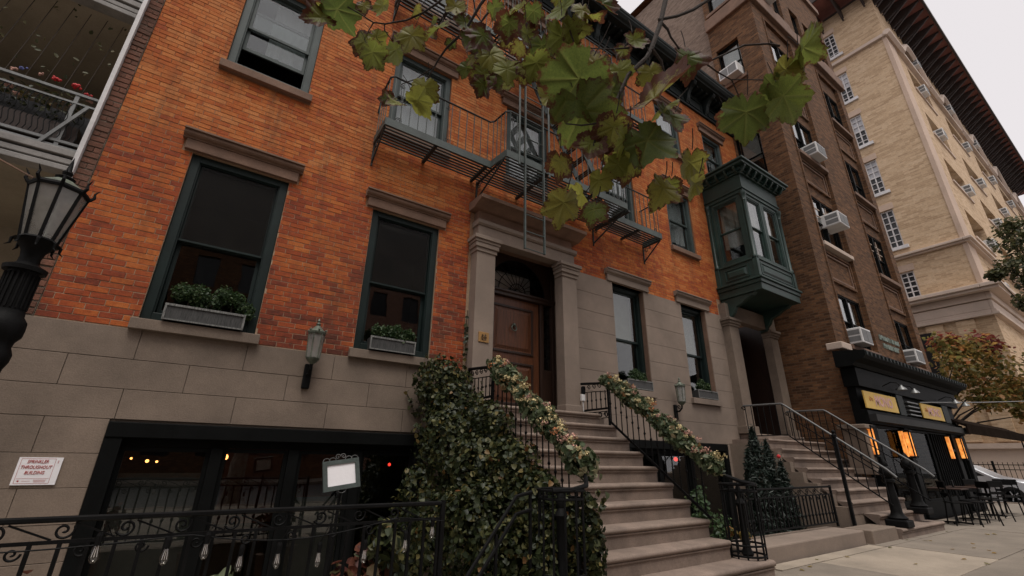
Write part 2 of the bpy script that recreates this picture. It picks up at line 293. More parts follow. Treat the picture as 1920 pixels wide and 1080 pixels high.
class MB:
    def __init__(s): s.v = []; s.f = []; s.sm = False
    def add(s, vs, fs):
        k = len(s.v); s.v.extend([tuple(p) for p in vs]); s.f.extend([tuple(i+k for i in f) for f in fs]); return s
    def box(s, x0, x1, y0, y1, z0, z1):
        if x0 > x1: x0, x1 = x1, x0
        if y0 > y1: y0, y1 = y1, y0
        if z0 > z1: z0, z1 = z1, z0
        return s.add([(x0, y0, z0), (x1, y0, z0), (x1, y1, z0), (x0, y1, z0), (x0, y0, z1), (x1, y0, z1), (x1, y1, z1), (x0, y1, z1)],
                     [(0, 3, 2, 1), (4, 5, 6, 7), (0, 1, 5, 4), (1, 2, 6, 5), (2, 3, 7, 6), (3, 0, 4, 7)])
    def quad(s, a, b, c, d): return s.add([a, b, c, d], [(0, 1, 2, 3)])
    def prism(s, pts, axis, a, b):
        """closed profile pts extruded along axis from a to b; profile is (y,z) for x, (x,z) for y, (x,y) for z"""
        n = len(pts); mk = {'x': lambda t, p: (t, p[0], p[1]), 'y': lambda t, p: (p[0], t, p[1]), 'z': lambda t, p: (p[0], p[1], t)}[axis]
        vs = [mk(a, p) for p in pts] + [mk(b, p) for p in pts]
        fs = [tuple(range(n))[::-1], tuple(range(n, 2*n))] + [(i, (i+1) % n, n+(i+1) % n, n+i) for i in range(n)]
        return s.add(vs, fs)
    def tube(s, path, r, n=6, closed=False, cap=True):
        path = [Vector(p) for p in path]; m = len(path); rs = r if isinstance(r, (list, tuple)) else [r]*m
        vs = []; up = None
        for i, p in enumerate(path):
            a = path[(i-1) % m] if (i > 0 or closed) else p; b = path[(i+1) % m] if (i < m-1 or closed) else p
            t = (b-a)
            if t.length < 1e-9: t = Vector((0, 0, 1))
            t.normalize()
            if up is None: up = Vector((0, 0, 1)) if abs(t.z) < .9 else Vector((1, 0, 0))
            x = up.cross(t)
            if x.length < 1e-6: x = Vector((1, 0, 0)).cross(t)
            x.normalize(); y = t.cross(x); up = y
            for j in range(n):
                q = 2*math.pi*(j+.5)/n; vs.append(p + (x*math.cos(q)+y*math.sin(q))*rs[i])
        fs = []
        for i in range(m if closed else m-1):
            k = (i+1) % m
            for j in range(n): fs.append((i*n+j, i*n+(j+1) % n, k*n+(j+1) % n, k*n+j))
        if cap and not closed: fs += [tuple(range(n))[::-1], tuple(range((m-1)*n, m*n))]
        return s.add(vs, fs)
    def bar(s, a, b, w, h=None):
        """square bar from a to b"""
        h = h or w; a = Vector(a); b = Vector(b); t = (b-a).normalized(); up = Vector((0, 0, 1)) if abs(t.z) < .95 else Vector((0, 1, 0))
        x = up.cross(t).normalized(); y = t.cross(x); vs = []
        for p in (a, b):
            for i, j in ((-1, -1), (1, -1), (1, 1), (-1, 1)): vs.append(p + x*(i*w/2) + y*(j*h/2))
        return s.add(vs, [(3, 2, 1, 0), (4, 5, 6, 7), (0, 1, 5, 4), (1, 2, 6, 5), (2, 3, 7, 6), (3, 0, 4, 7)])
    def lathe(s, prof, c, n=12, a0=0.0):
        """prof: (radius, z) bottom to top"""
        vs = []
        for r, z in prof:
            for j in range(n):
                q = a0+2*math.pi*j/n; vs.append((c[0]+r*math.cos(q), c[1]+r*math.sin(q), c[2]+z))
        fs = [(i*n+j, i*n+(j+1) % n, (i+1)*n+(j+1) % n, (i+1)*n+j) for i in range(len(prof)-1) for j in range(n)]
        fs += [tuple(range(n))[::-1], tuple(range((len(prof)-1)*n, len(prof)*n))]
        return s.add(vs, fs)
    def sphere(s, c, r, n=8, m=6):
        return s.lathe([(max(1e-4, r*math.sin(math.pi*i/m)), -r*math.cos(math.pi*i/m)) for i in range(m+1)], c, n)
    def spiral(s, c, r0, turns, r, u=(1, 0, 0), w=(0, 0, 1), start=0.0, n=26, sgn=1, rend=.12, k=5):
        u = Vector(u); w = Vector(w); c = Vector(c); path = []
        for i in range(n+1):
            t = i/n; q = start + sgn*2*math.pi*turns*t; rr = r0*(1-t*(1-rend)); path.append(c + u*(rr*math.cos(q)) + w*(rr*math.sin(q)))
        return s.tube(path, r, k)
    def mesh(s, name, smooth=False):
        me = bpy.data.meshes.new(name); me.from_pydata(s.v, [], s.f); me.update()
        if smooth:
            me.polygons.foreach_set('use_smooth', [True]*len(me.polygons))
            try: me.set_sharp_from_angle(angle=R(40))
            except Exception: pass
        return me
    def build(s, name, mat, parent=None, smooth=False, bevel=0.0):
        o = link(name, s.mesh(name, smooth), mat, parent)
        if bevel:
            b = o.modifiers.new('bevel', 'BEVEL'); b.width = bevel; b.segments = 2; b.limit_method = 'ANGLE'; b.angle_limit = R(40)
        return o
def bx(*a): return MB().box(*a)
def cells(x0, x1, z0, z1, holes):
    """rectangles left of a wall after cutting holes"""
    xs = sorted({x0, x1, *[min(max(h[i], x0), x1) for h in holes for i in (0, 1)]}); zs = sorted({z0, z1, *[min(max(h[i], z0), z1) for h in holes for i in (2, 3)]}); out = []
    for a, b in zip(zs, zs[1:]):
        run = None
        for c, d in zip(xs, xs[1:]):
            mx, mz = (c+d)/2, (a+b)/2; inside = any(h[0] < mx < h[1] and h[2] < mz < h[3] for h in holes)
            if inside:
                if run: out.append((*run, a, b)); run = None
            else: run = (run[0], d) if run else (c, d)
        if run: out.append((*run, a, b))
    return out
def wall_holes(mb, x0, x1, z0, z1, y, holes, depth=.3, axis='y', sign=1):
    """front face of a wall at y with reveals of the holes going back by depth. axis 'x': wall in the plane x=y, running along y"""
    P = (lambda a, d, z: (a, y+d*sign, z)) if axis == 'y' else (lambda a, d, z: (y+d*sign, a, z))
    for c in cells(x0, x1, z0, z1, holes): mb.quad(P(c[0], 0, c[2]), P(c[1], 0, c[2]), P(c[1], 0, c[3]), P(c[0], 0, c[3]))
    for h in holes:
        a, b, c, d = h[:4]
        for p, q in (((a, c), (a, d)), ((b, d), (b, c)), ((a, d), (b, d)), ((b, c), (a, c))): mb.quad(P(p[0], 0, p[1]), P(q[0], 0, q[1]), P(q[0], depth, q[1]), P(p[0], depth, p[1]))
    return mb
# ------------------------------------------------------------------ leaves
def leafcloud(pts, nrm, size, name, mat, parent, shape='oval', jitter=.6, kind='stuff', smin=.6, smax=1.3):
    """many small leaves (each a bent pair of faces) in one mesh"""
    n = len(pts); P = np.asarray(pts, float); N = np.asarray(nrm, float) + rng.normal(0, jitter, (n, 3)); N /= np.linalg.norm(N, axis=1)[:, None]
    T = rng.normal(0, 1, (n, 3)); T -= N*(T*N).sum(1)[:, None]; T /= np.linalg.norm(T, axis=1)[:, None]; B = np.cross(N, T)
    s = (size*rng.uniform(smin, smax, n))[:, None]
    if shape == 'oval': L = [(-.5, 0, 0), (-.15, -.33, .08), (.25, -.26, .06), (.55, 0, -.06), (.25, .26, .06), (-.15, .33, .08)]
    elif shape == 'heart': L = [(-.42, 0, 0), (-.30, -.42, .10), (.15, -.38, .07), (.58, 0, -.1), (.15, .38, .07), (-.30, .42, .10)]
    elif shape == 'needle': L = [(-.5, 0, 0), (-.1, -.09, .02), (.3, -.07, .02), (.6, 0, 0), (.3, .07, .02), (-.1, .09, .02)]
    V = np.concatenate([(P + T*(a*s) + B*(b*s) + N*(c*s))[:, None, :] for a, b, c in L], 1).reshape(-1, 3)
    base = (np.arange(n)*6)[:, None]; F = np.concatenate([base+np.array([0, 1, 2, 3]), base+np.array([0, 3, 4, 5])], 0)
    me = bpy.data.meshes.new(name); me.vertices.add(n*6); me.vertices.foreach_set('co', V.ravel())
    me.loops.add(F.size); me.loops.foreach_set('vertex_index', F.ravel()); me.polygons.add(len(F)); me.polygons.foreach_set('loop_start', np.arange(len(F))*4); me.polygons.foreach_set('loop_total', np.full(len(F), 4)); me.update(calc_edges=True)
    o = link(name, me, mat, parent)
    if kind: o['kind'] = kind
    return o
def one_leaf_mesh(name, size, mat, heart=True):
    L = [(-.42, 0, 0), (-.30, -.42, .10), (.15, -.38, .07), (.58, 0, -.1), (.15, .38, .07), (-.30, .42, .10)] if heart else [(-.5, 0, 0), (-.15, -.33, .08), (.25, -.26, .06), (.55, 0, -.06), (.25, .26, .06), (-.15, .33, .08)]
    me = bpy.data.meshes.new(name); me.from_pydata([(a*size, b*size, c*size) for a, b, c in L], [], [(0, 1, 2, 3), (0, 3, 4, 5)]); me.materials.append(MATS[mat]); return me
def place_leaf(name, me, p, nrm, parent, sc=1.0, spin=None, jitter=.5):
    N = (Vector(nrm) + Vector(rng.normal(0, jitter, 3))).normalized(); q = N.to_track_quat('Z', 'Y') @ Euler((0, 0, rng.uniform(0, 6.28) if spin is None else spin)).to_quaternion()
    o = link(name, me, None, parent); mw = Matrix.Translation(Vector(p)) @ q.to_matrix().to_4x4() @ Matrix.Scale(sc, 4)
    o.matrix_basis = mw; return o
def ellipsoid_pts(c, r, n, shell=.25):
    d = rng.normal(0, 1, (n, 3)); d /= np.linalg.norm(d, axis=1)[:, None]
    k = 1 - shell*rng.random(n)**1.5; c = np.array(c); r = np.array(r)
    lump = np.array([mnoise.noise(Vector(tuple(c + x*2.2))) for x in d])*.35
    P = c + d*r*(k+lump)[:, None]; N = d/r; N /= np.linalg.norm(N, axis=1)[:, None]
    return P, N
# ================================================================== ground
def struct(o): o['kind'] = 'structure'; return o
gm = MB().quad((-90, -60, -1.6), (220, -60, -1.6), (220, 160, -1.6), (-90, 160, -1.6)); struct(gm.build('ground', 'asphalt'))
g = MB().quad((-90, -14, -.15), (24.6, -14, -.15), (24.6, -2.4, -.15), (-90, -2.4, -.15)); g.quad((24.6, -60, -.15), (36.2, -60, -.15), (36.2, 120, -.15), (24.6, 120, -.15))
struct(g.build('road', 'asphalt'))
# pavement with real slabs near the stoops: bed 1 cm below the slab tops
side = MB()
side.box(-40, 24.5, -2.25, 3.3, -.9, -.012); side.box(5.95, 9.4, 3.3, 3.52, -.9, -.012); side.box(9.4, 24.5, 3.3, 4.1, -.9, -.012); side.box(20.3, 24.5, 4.1, 40, -.9, -.012); side.box(-40, -2.2, 3.3, 6, -.9, -.012)
pv = struct(side.build('pavement', 'pavement_dark'))
MB().box(-40, 24.4, -2.4, -2.25, -.5, .02).build('kerb', 'stone_pale', pv, bevel=.02)
MB().box(24.5, 24.65, -2.2, 40, -.5, .02).build('kerb', 'stone_pale', pv, bevel=.02)
xs = [-9, -7.2, -5.4, -3.6, -1.8, 0, 1.8, 3.6, 5.2, 7.15, 9.6, 11.9, 13.7, 15.5, 17.3, 19.1, 20.9, 22.7, 24.4]
ys = [(-2.2, -.75), (-.75, .7), (.7, 2.06), (2.06, 3.28)]
for i in range(len(xs)-1):
    for j, (a, b) in enumerate(ys):
        pale = (7 < xs[i] < 9 and j == 3) or random.random() < .08
        dz = random.uniform(-.003, .003)
        MB().box(xs[i]+.006, xs[i+1]-.006, a+.006, b-.006, -.05, dz).build('paving_slab', 'pavement' if pale else 'pavement_dark', pv, bevel=.004)
MB().box(6.2, 7.3, 3.292, 3.51, -.05, .003).build('paving_slab', 'pavement', pv); MB().box(7.31, 9.38, 3.292, 3.51, -.05, -.001).build('paving_slab', 'pavement', pv)
for a, b in ((9.42, 11), (11.01, 12.8), (12.81, 14.6), (14.61, 16.6), (16.61, 18.6), (18.61, 20.6), (20.61, 22.6)):
    MB().box(a, b, 3.29, 4.09, -.05, random.uniform(-.002, .003)).build('paving_slab', 'pavement_dark', pv)
far = MB().box(36.2, 60, -40, 80, -.6, 0.0); struct(far.build('far_pavement', 'pavement'))
ar = MB().box(-40, 3.1, 3.45, 6.4, -1.3, -.75); ar.box(5.5, 9.95, 3.8, 6.4, -1.3, -.75); struct(ar.build('areaway_floor', 'grey_concrete'))
# ================================================================== main house
HY = 6.0
house = thing('brick_house', 'three-storey orange-red brick townhouse with grey stone base, fire escape and dark bracketed cornice', 'house', (5.7, 6.5, 0))
COLS2 = [(-.72, .335), (1.54, 2.61), (3.86, 4.9), (6.5, 7.54), (8.80, 9.83)]
WIN = []     # x0,x1,z0,z1,storey
for c in ((-.75, .35), (1.51, 2.60)): WIN.append((*c, 2.55, 4.70, 1))
for c in ((6.555, 7.52), (8.83, 9.78)): WIN.append((*c, 2.52, 4.69, 1))
for c in COLS2: WIN.append((*c, 6.2, 7.92, 2))
for c in COLS2+[(11.05, 12.05)]: WIN.append((*c, 9.26, 10.78, 3))
BAS_L = (-.71, 2.65, -.75, 1.5); BAS_R = (6.6, 9.86, -.75, 1.58); DOOR1 = (3.25, 5.35, 0, 5.05); DOOR2 = (10.55, 12.95, 0, 5.0)
holes = [w[:4] for w in WIN]
XL, XR, ZT = -1.52, 13.0, 11.5
# mortar backing wall, 7 mm behind the brick faces
wl_ = wall_holes(MB(), XL, XR, 2.40, 12.2, HY+.0035, holes+[DOOR1, DOOR2], .28)
wl_.quad((XL, HY+.0035, -1), (XL, HY+.4, -1), (XL, HY+.4, 12.2), (XL, HY+.0035, 12.2))
wl_.quad((XL, HY+.4, 12.2), (XR, HY+.4, 12.2), (XR, HY+9, 12.2), (XL, HY+9, 12.2))
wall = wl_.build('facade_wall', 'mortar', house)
# bricks
BL, BH, BJ = .195, .0645, .0066
blk = [(w[0], w[1], w[2], w[3]) for w in WIN]
for w in WIN:
    m = .1 if w[4] == 1 else .11
    blk.append(((w[0]+w[1])/2-.66, (w[0]+w[1])/2+.66, w[3]-.001, w[3]+.27)); blk.append((w[0]-.05, w[1]+.05, w[2]-.13, w[2]+.001))
blk += [(3.16, 5.47, 0, 5.36), (5.3, 10.6, 0, 4.695), (10.4, 13.1, 0, 5.13), (10.62, 12.36, 5.1, 8.5)]
bricks = []
row = 0; z = 2.437
while z < ZT+.02:
    cut = sorted([(b[0], b[1]) for b in blk if b[2] < z+BH-.012 and b[3] > z+.008]); free = []; x = XL
    for a, b in cut:
        if a > x+.03: free.append((x, a))
        x = max(x, b)
    if x < XR-.03: free.append((x, XR))
    off = (row % 2)*.5*BL + random.uniform(-.035, .035); tw = mnoise.noise(Vector((row*.37, 3, 1)))*.002
    for a, b in free:
        k = math.floor((a-off)/BL); p = a
        while p < b-1e-6:
            q = min(b, off+(k+1)*BL); k += 1
            if q-p < .022: p = q; continue
            if b-q < .022: q = b
            bricks.append((p+BJ/2, q-BJ/2, z+BJ/2+random.uniform(-.0016, .0016)+tw, z+BH-BJ/2+random.uniform(-.0016, .0016)+tw)); p = q
    z += BH; row += 1
def brickverts(x0, x1, z0, z1, y):
    t = random.uniform(-.001, .0025); e = .0022; y0 = y-t; r = lambda: random.uniform(-.0012, .0012)
    return ([(x0, y+.02, z0), (x1, y+.02, z0), (x1, y+.02, z1), (x0, y+.02, z1), (x0+e, y0+r(), z0+e), (x1-e, y0+r(), z0+e), (x1-e, y0+r(), z1-e), (x0+e, y0+r(), z1-e), (x0, y0+e, z0), (x1, y0+e, z0), (x1, y0+e, z1), (x0, y0+e, z1)],
            [(4, 5, 6, 7), (8, 9, 5, 4), (9, 10, 6, 5), (10, 11, 7, 6), (11, 8, 4, 7), (0, 1, 9, 8), (1, 2, 10, 9), (2, 3, 11, 10), (3, 0, 8, 11)])
def seen(b):
    u, v, zc = proj(((b[0]+b[1])/2, HY, (b[2]+b[3])/2)); 
    return (b[1]-b[0])/zc**2 if (15 < u < 1900 and 5 < v < 1070) else 0
bricks.sort(key=seen, reverse=True)
full = {}
for i, b in enumerate(bricks[:300]):
    w, h = b[1]-b[0], b[3]-b[2]; key = (round(w, 2), i % 7)
    if key not in full:
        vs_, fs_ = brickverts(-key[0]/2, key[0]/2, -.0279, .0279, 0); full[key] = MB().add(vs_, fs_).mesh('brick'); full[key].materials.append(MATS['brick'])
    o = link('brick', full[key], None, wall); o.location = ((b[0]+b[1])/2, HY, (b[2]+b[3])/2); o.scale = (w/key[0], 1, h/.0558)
mb = MB()
for b in bricks[300:]:
    vs_, fs_ = brickverts(*b, HY); mb.add(vs_, fs_)
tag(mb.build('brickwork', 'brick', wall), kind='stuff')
# ------------------------------------------------------------------ stone base: blocks with open joints
jw = wall_holes(MB(), -1.75, 3.3, -.8, 2.40, HY+.004, [BAS_L], .3); jw = wall_holes(jw, 5.3, 10.7, -.8, 4.69, HY+.004, [BAS_R]+[w[:4] for w in WIN if w[4] == 1 and w[0] > 5], .28)
base = jw.build('stone_base', 'joint', house)
def block(x0, x1, z0, z1, mat, y=HY-.012, g=.0024):
    if x1-x0 < .03 or z1-z0 < .03: return
    MB().box(x0+g, x1-g, y+random.uniform(-.0015, .0015), HY+.02, z0+g, z1-g).build('stone_block', mat, base, bevel=.003)
zc = [2.43, 2.112, 1.812, 1.52, 1.2, .9, .6, .3, 0, -.3, -.6]
for i in range(len(zc)-1):
    z1, z0 = zc[i], zc[i+1]; s0 = -.68 if i % 2 == 0 else -1.18
    cuts = [-1.66]+[s0+.987*k for k in range(-1, 6) if -1.6 < s0+.987*k < 3.15]+[3.22]
    for a, b in zip(cuts, cuts[1:]):
        if z0 >= 1.5: block(a, b, z0, z1, 'stone')
        else:
            if a < BAS_L[0]: block(a, min(b, BAS_L[0]), z0, z1, 'stone', g=.002)
            if b > BAS_L[1]: block(max(a, BAS_L[1]), b, z0, z1, 'stone', g=.002)
zr = [4.695, 4.31, 3.925, 3.54, 3.155, 2.77, 2.385, 2.0, 1.58, 1.2, .8, .4, 0]
hr = [w[:4] for w in WIN if w[4] == 1 and w[0] > 5]+[BAS_R]
for i in range(len(zr)-1):
    z1, z0 = zr[i], zr[i+1]
    if z0 < 1.5: spans = [(5.36, 6.6), (9.86, 10.46)]
    elif z0 >= 2.5 or z1 > 2.5: spans = [(5.36, 6.555), (7.52, 8.83), (9.78, 10.46)]
    else: spans = [(5.36, 10.46)]
    if z0 < 2.52 < z1: block(6.555+.001, 7.52, z0, 2.40, 'stone_pale', g=.001); block(8.83, 9.78, z0, 2.40, 'stone_pale', g=.001)
    for a, b in spans: block(a, b, z0, z1, 'stone_pale', g=.0022)
# ------------------------------------------------------------------ windows
def frame_mb(x0, x1, z0, z1, w, y0, y1, top=None, bot=None):
    t = top or w; b = bot or w; m = MB(); m.box(x0, x0+w, y0, y1, z0, z1); m.box(x1-w, x1, y0, y1, z0, z1); m.box(x0+w, x1-w, y0, y1, z1-t, z1); m.box(x0+w, x1-w, y0, y1, z0, z0+b); return m
def hood(x0, x1, z, mat, parent, big=True):
    """lintel block with a moulded crown"""
    c = (x0+x1)/2; h = .64; y = HY
    MB().box(c-h, c+h, y-.045, y+.1, z+.005, z+.145).build('lintel', mat, parent, bevel=.006)
    pr = [(y+.08, z+.147), (y-.055, z+.147), (y-.058, z+.165), (y-.085, z+.175), (y-.10, z+.195), (y-.105, z+.22), (y-.095, z+.235), (y-.125, z+.24), (y-.125, z+.262), (y+.08, z+.262)]
    MB().prism(pr, 'x', c-h-.045, c+h+.045).build('lintel_crown', mat, parent, smooth=False)
def window(x0, x1, z0, z1, st, idx):
    right = st == 1 and x0 > 5
    rec = .11 if right else .035
    y = HY+rec; fw = .095 if not right else .075
    fm = 'green_paint' if st == 1 else 'green_frame'
    w = frame_mb(x0+.002, x1-.002, z0+.002, z1-.002, fw, y, y+.10).build('window', fm, house, bevel=.006)
    # moulding inside the casing
    a, b, c, d = x0+fw, x1-fw, z0+fw*.8, z1-fw
    frame_mb(a-.002, b+.002, c-.002, d+.002, .018, y+.02, y+.12).build('stop_bead', fm, w)
    a += .018; b -= .018; c += .018; d -= .018; mid = c+(d-c)*(.47 if st == 1 else .5)
    lift = {4: .36}.get(idx, 0)
    sw = .042
    up = frame_mb(a, b, mid-.02, d, sw, y+.055, y+.085, sw, .045).build('sash', fm, w, bevel=.003)
    MB().box(a+sw-.003, b-sw+.003, y+.068, y+.073, mid+.022, d-sw+.003).build('pane', 'glass', w)
    lo = frame_mb(a, b, c+lift, mid+.025+lift, sw, y+.095, y+.125, .045, .06).build('sash', fm, w, bevel=.003)
    MB().box(a+sw-.003, b-sw+.003, y+.108, y+.113, c+.057+lift, mid-.017+lift).build('pane', 'glass', w)
    # dark room behind
    rm = MB(); rz0, rz1 = z0-.05, z1+.05; dep = 1.6
    X0, X1, Y0, Y1 = x0-.25, x1+.25, y+.3, y+dep
    rm.quad((X0, Y1, rz0), (X1, Y1, rz0), (X1, Y1, rz1), (X0, Y1, rz1)); rm.quad((X0, Y0, rz0), (X0, Y1, rz0), (X0, Y1, rz1), (X0, Y0, rz1)); rm.quad((X1, Y1, rz0), (X1, Y0, rz0), (X1, Y0, rz1), (X1, Y1, rz1))
    rm.quad((X0, Y0, rz0), (X1, Y0, rz0), (X1, Y1, rz0), (X0, Y1, rz0)); rm.quad((X0, Y0, rz1), (X0, Y1, rz1), (X1, Y1, rz1), (X1, Y0, rz1))
    rm.build('interior', 'room_dark', w)
    if idx in (0, 1):       # insect screen on the upper sash
        MB().box(a+.02, b-.02, y+.035, y+.038, mid+.01, d-.01).build('insect_screen', 'screen_glass', w)
        MB().box(a, b, y+.03, y+.05, mid-.012, mid+.012).build('screen_rail', fm, w)
    if st > 1 and idx not in (4,):
        zc_ = {5: c, 6: c+.25, 8: c+.2}.get(idx, mid-.1 if idx % 2 else c+.5)
        n = 14; cv = MB()
        for k in range(n): 
            xa, xb = a+(b-a)*k/n, a+(b-a)*(k+1)/n; ya, yb = y+.17+.018*math.sin(k*1.9), y+.17+.018*math.sin((k+1)*1.9); cv.quad((xa, ya, zc_), (xb, yb, zc_), (xb, yb, d+.02), (xa, ya, d+.02))
        cv.build('curtain', 'curtain', w)
    if idx == 4:
        n = 10; cv = MB()
        for k in range(n):
            xa, xb = a+.28+(b-a-.28)*k/n, a+.28+(b-a-.28)*(k+1)/n; ya, yb = y+.19+.02*math.sin(k*1.7), y+.19+.02*math.sin((k+1)*1.7); cv.quad((xa, ya, c+.5), (xb, yb, c+.5), (xb, yb, d+.02), (xa, ya, d+.02))
        cv.build('curtain', 'curtain', w)
    if right:    # plain brownish reveal lining and blind
        MB().box(x1-.004, x1-.001, HY+.004, y, z0, z1).build('reveal', 'brownstone', w)
        MB().box(a+.03, b-.03, y+.2, y+.205, mid, d).build('blind', 'blind', w)
    sm = 'brownstone' if st > 1 else ('stone' if not right else 'stone_pale')
    ov = .055
    MB().prism([(HY+.12, z0-.125), (HY-.075, z0-.125), (HY-.08, z0-.01), (HY+.12, z0+.006)], 'x', x0-ov, x1+ov).build('sill', sm, w, bevel=.006)
    hood(x0, x1, z1+.005, ('brownstone' if not right else 'stone_pale'), w)
for i, q in enumerate(WIN): window(*q, i)
# ------------------------------------------------------------------ basement windows
def basement(h, cols, name_label):
    x0, x1, z0, z1 = h; y = HY
    w = MB().box(x0+.002, x1-.002, y-.04, y+.16, z1-.15, z1-.003).build('basement_window', 'black_paint', house, bevel=.008)
    MB().box(x0+.004, x0+.14, y-.03, y+.15, z0, z1-.152).build('jamb', 'black_paint', w); MB().box(x1-.14, x1-.004, y-.03, y+.15, z0, z1-.152).build('jamb', 'black_paint', w)
    MB().box(x0+.14, x1-.14, y+.06, y+.15, z1-.23, z1-.152).build('head_rail', 'black_paint', w)
    e = [x0+.14]+[c for c in cols]+[x1-.14]
    for c in cols: MB().box(c-.055, c+.055, y+.03, y+.15, z0, z1-.232).build('mullion', 'black_paint', w)
    for i in range(len(e)-1):
        a = e[i]+(.056 if i else .0); b = e[i+1]-(.056 if i < len(e)-2 else 0)
        frame_mb(a+.002, b-.002, z0+.3, z1-.234, .04, y+.07, y+.12).build('sash', 'black_paint', w)
        MB().box(a+.03, b-.03, y+.09, y+.096, z0+.33, z1-.265).build('pane', 'glass', w)
    MB().box(x0+.14, x1-.14, y+.02, y+.14, z0, z0+.3).build('bottom_panel', 'black_paint', w)
    rm = MB(); X0, X1, Y0, Y1, a, b = x0-.4, x1+.4, y+.3, y+3.2, z0-.1, z1+.1
    rm.quad((X0, Y1, a), (X1, Y1, a), (X1, Y1, b), (X0, Y1, b)); rm.quad((X0, Y0, a), (X0, Y1, a), (X0, Y1, b), (X0, Y0, b)); rm.quad((X1, Y1, a), (X1, Y0, a), (X1, Y0, b), (X1, Y1, b)); rm.quad((X0, Y0, a), (X1, Y0, a), (X1, Y1, a), (X0, Y1, a)); rm.quad((X0, Y0, b), (X0, Y1, b), (X1, Y1, b), (X1, Y0, b))
    rm.build('interior', 'room_dark', w)
    return w
bwl = basement(BAS_L, [.25, 1.02, 1.76], '')
MB().box(-.56, .19, HY+.2, HY+.203, -.4, 1.02).build('painted_reflection', 'reflection_grey', bwl)  # grey sheet put in for the bright street's reflection in this pane
MB().box(.45, 1.9, HY+1.6, HY+1.61, .35, 1.45).build('red_wall', 'red_wall', bwl)
MB().box(1.09, 1.69, HY+.2, HY+.203, -.4, .75).build('painted_reflection', 'reflection_grey', bwl)  # lower grey sheet standing in for the reflection in the third pane
basement(BAS_R, [7.6, 8.6], '')

# ------------------------------------------------------------------ entrance 1
ent = MB()
ent.box(3.21, 3.565, 5.80, HY+.02, 1.9, 4.40); e1 = ent.build('pilaster', 'stone_pale', house, bevel=.006)
MB().box(5.03, 5.375, 5.80, HY+.02, 1.9, 4.40).build('pilaster', 'stone_pale', house, bevel=.006)
for a, b in ((3.21, 3.565), (5.03, 5.375)):
    cp = MB()
    for k, (z0_, z1_, o) in enumerate(((4.40, 4.47, .02), (4.472, 4.55, .045), (4.552, 4.60, .06), (4.602, 4.67, .085))): cp.box(a-o, b+o, 5.80-o, HY+.01, z0_, z1_)
    cp.build('pilaster_cap', 'stone_pale', house, bevel=.008)
    MB().box(a-.03, b+.03, 5.77, HY+.01, 1.905, 2.07).build('pilaster_base', 'stone_pale', house, bevel=.01)
MB().box(3.23, 5.36, 5.82, HY+.02, 4.675, 4.90).build('entablature', 'stone_pale', house, bevel=.005)
MB().prism([(HY, 4.902), (5.80, 4.902), (5.775, 4.93), (5.77, 4.99), (HY, 5.0)], 'x', 3.2, 5.4).build('entablature_cap', 'stone_pale', house)
MB().box(3.24, 5.35, 5.87, HY+.02, 5.002, 5.20).build('frieze', 'brownstone', house)
MB().prism([(HY, 5.2), (5.80, 5.2), (5.62, 5.27), (5.56, 5.28), (5.55, 5.34), (HY, 5.37)], 'x', 3.12, 5.48).build('door_hood', 'brownstone', house)
DY = 6.36
rv = MB()
rv.quad((3.56, 5.99, 1.9), (3.56, DY+.1, 1.9), (3.56, DY+.1, 4.68), (3.56, 5.99, 4.68)); rv.quad((5.03, DY+.1, 1.9), (5.03, 5.99, 1.9), (5.03, 5.99, 4.68), (5.03, DY+.1, 4.68)); rv.quad((3.56, 5.99, 4.68), (3.56, DY+.1, 4.68), (5.3, DY+.1, 4.68), (5.3, 5.99, 4.68))
# widened recess behind the pilasters
MB().box(5.26, 5.34, HY+.01, DY+.12, 1.9, 4.9).build('door_reveal', 'stone', house); MB().box(3.25, 3.6, HY+.021, DY+.12, 1.9, 4.9).build('door_reveal', 'stone', house); MB().box(3.6, 5.26, HY+.03, DY+.12, 4.80, 4.9).build('door_reveal', 'brownstone', house)
df = MB(); df.box(3.602, 3.70, DY-.05, DY+.1, 1.915, 4.79); df.box(4.90, 4.985, DY-.045, DY+.1, 1.915, 4.0); df.box(5.18, 5.258, DY-.05, DY+.1, 1.915, 4.79); df.box(3.70, 5.18, DY-.07, DY+.1, 3.955, 4.08)
dframe = df.build('door_frame', 'wood_dark', house, bevel=.008)
MB().prism([(DY-.06, 4.0), (DY-.1, 4.03), (DY-.1, 4.05), (DY-.06, 4.07)], 'x', 3.61, 5.25).build('transom_moulding', 'wood_dark', dframe)
def panel(x0, x1, z0, z1, y, parent, name='door_panel'):
    fr = MB(); t = .045
    for a, b, c, d in ((x0, x0+t, z0, z1), (x1-t, x1, z0, z1), (x0+t, x1-t, z0, z0+t), (x0+t, x1-t, z1-t, z1)): fr.box(a, b, y-.022, y, c, d)
    fr.build('panel_moulding', 'wood_dark', parent, bevel=.008)
    a, b, c, d = x0+.07, x1-.07, z0+.07, z1-.07; e = .05
    MB().add([(a, y, c), (b, y, c), (b, y, d), (a, y, d), (a+e, y-.02, c+e), (b-e, y-.02, c+e), (b-e, y-.02, d-e), (a+e, y-.02, d-e)], [(0, 1, 5, 4), (1, 2, 6, 5), (2, 3, 7, 6), (3, 0, 4, 7), (4, 5, 6, 7)]).build(name, 'wood', parent)
door = MB().box(3.705, 4.895, DY, DY+.06, 1.93, 3.95).build('door', 'wood', house, bevel=.005)
panel(3.86, 4.76, 2.93, 3.80, DY, door); panel(3.86, 4.76, 2.05, 2.78, DY, door)
kn = MB(); kn.sphere((4.31, DY-.04, 3.44), .035, 10, 6)
kn.tube([(4.31+.05*math.sin(q), DY-.055-.01*math.cos(q), 3.385-.055*math.cos(q)) for q in [2*math.pi*i/18 for i in range(18)]], .011, 6, closed=True)
kn.build('door_knocker', 'old_bronze', door, smooth=True)
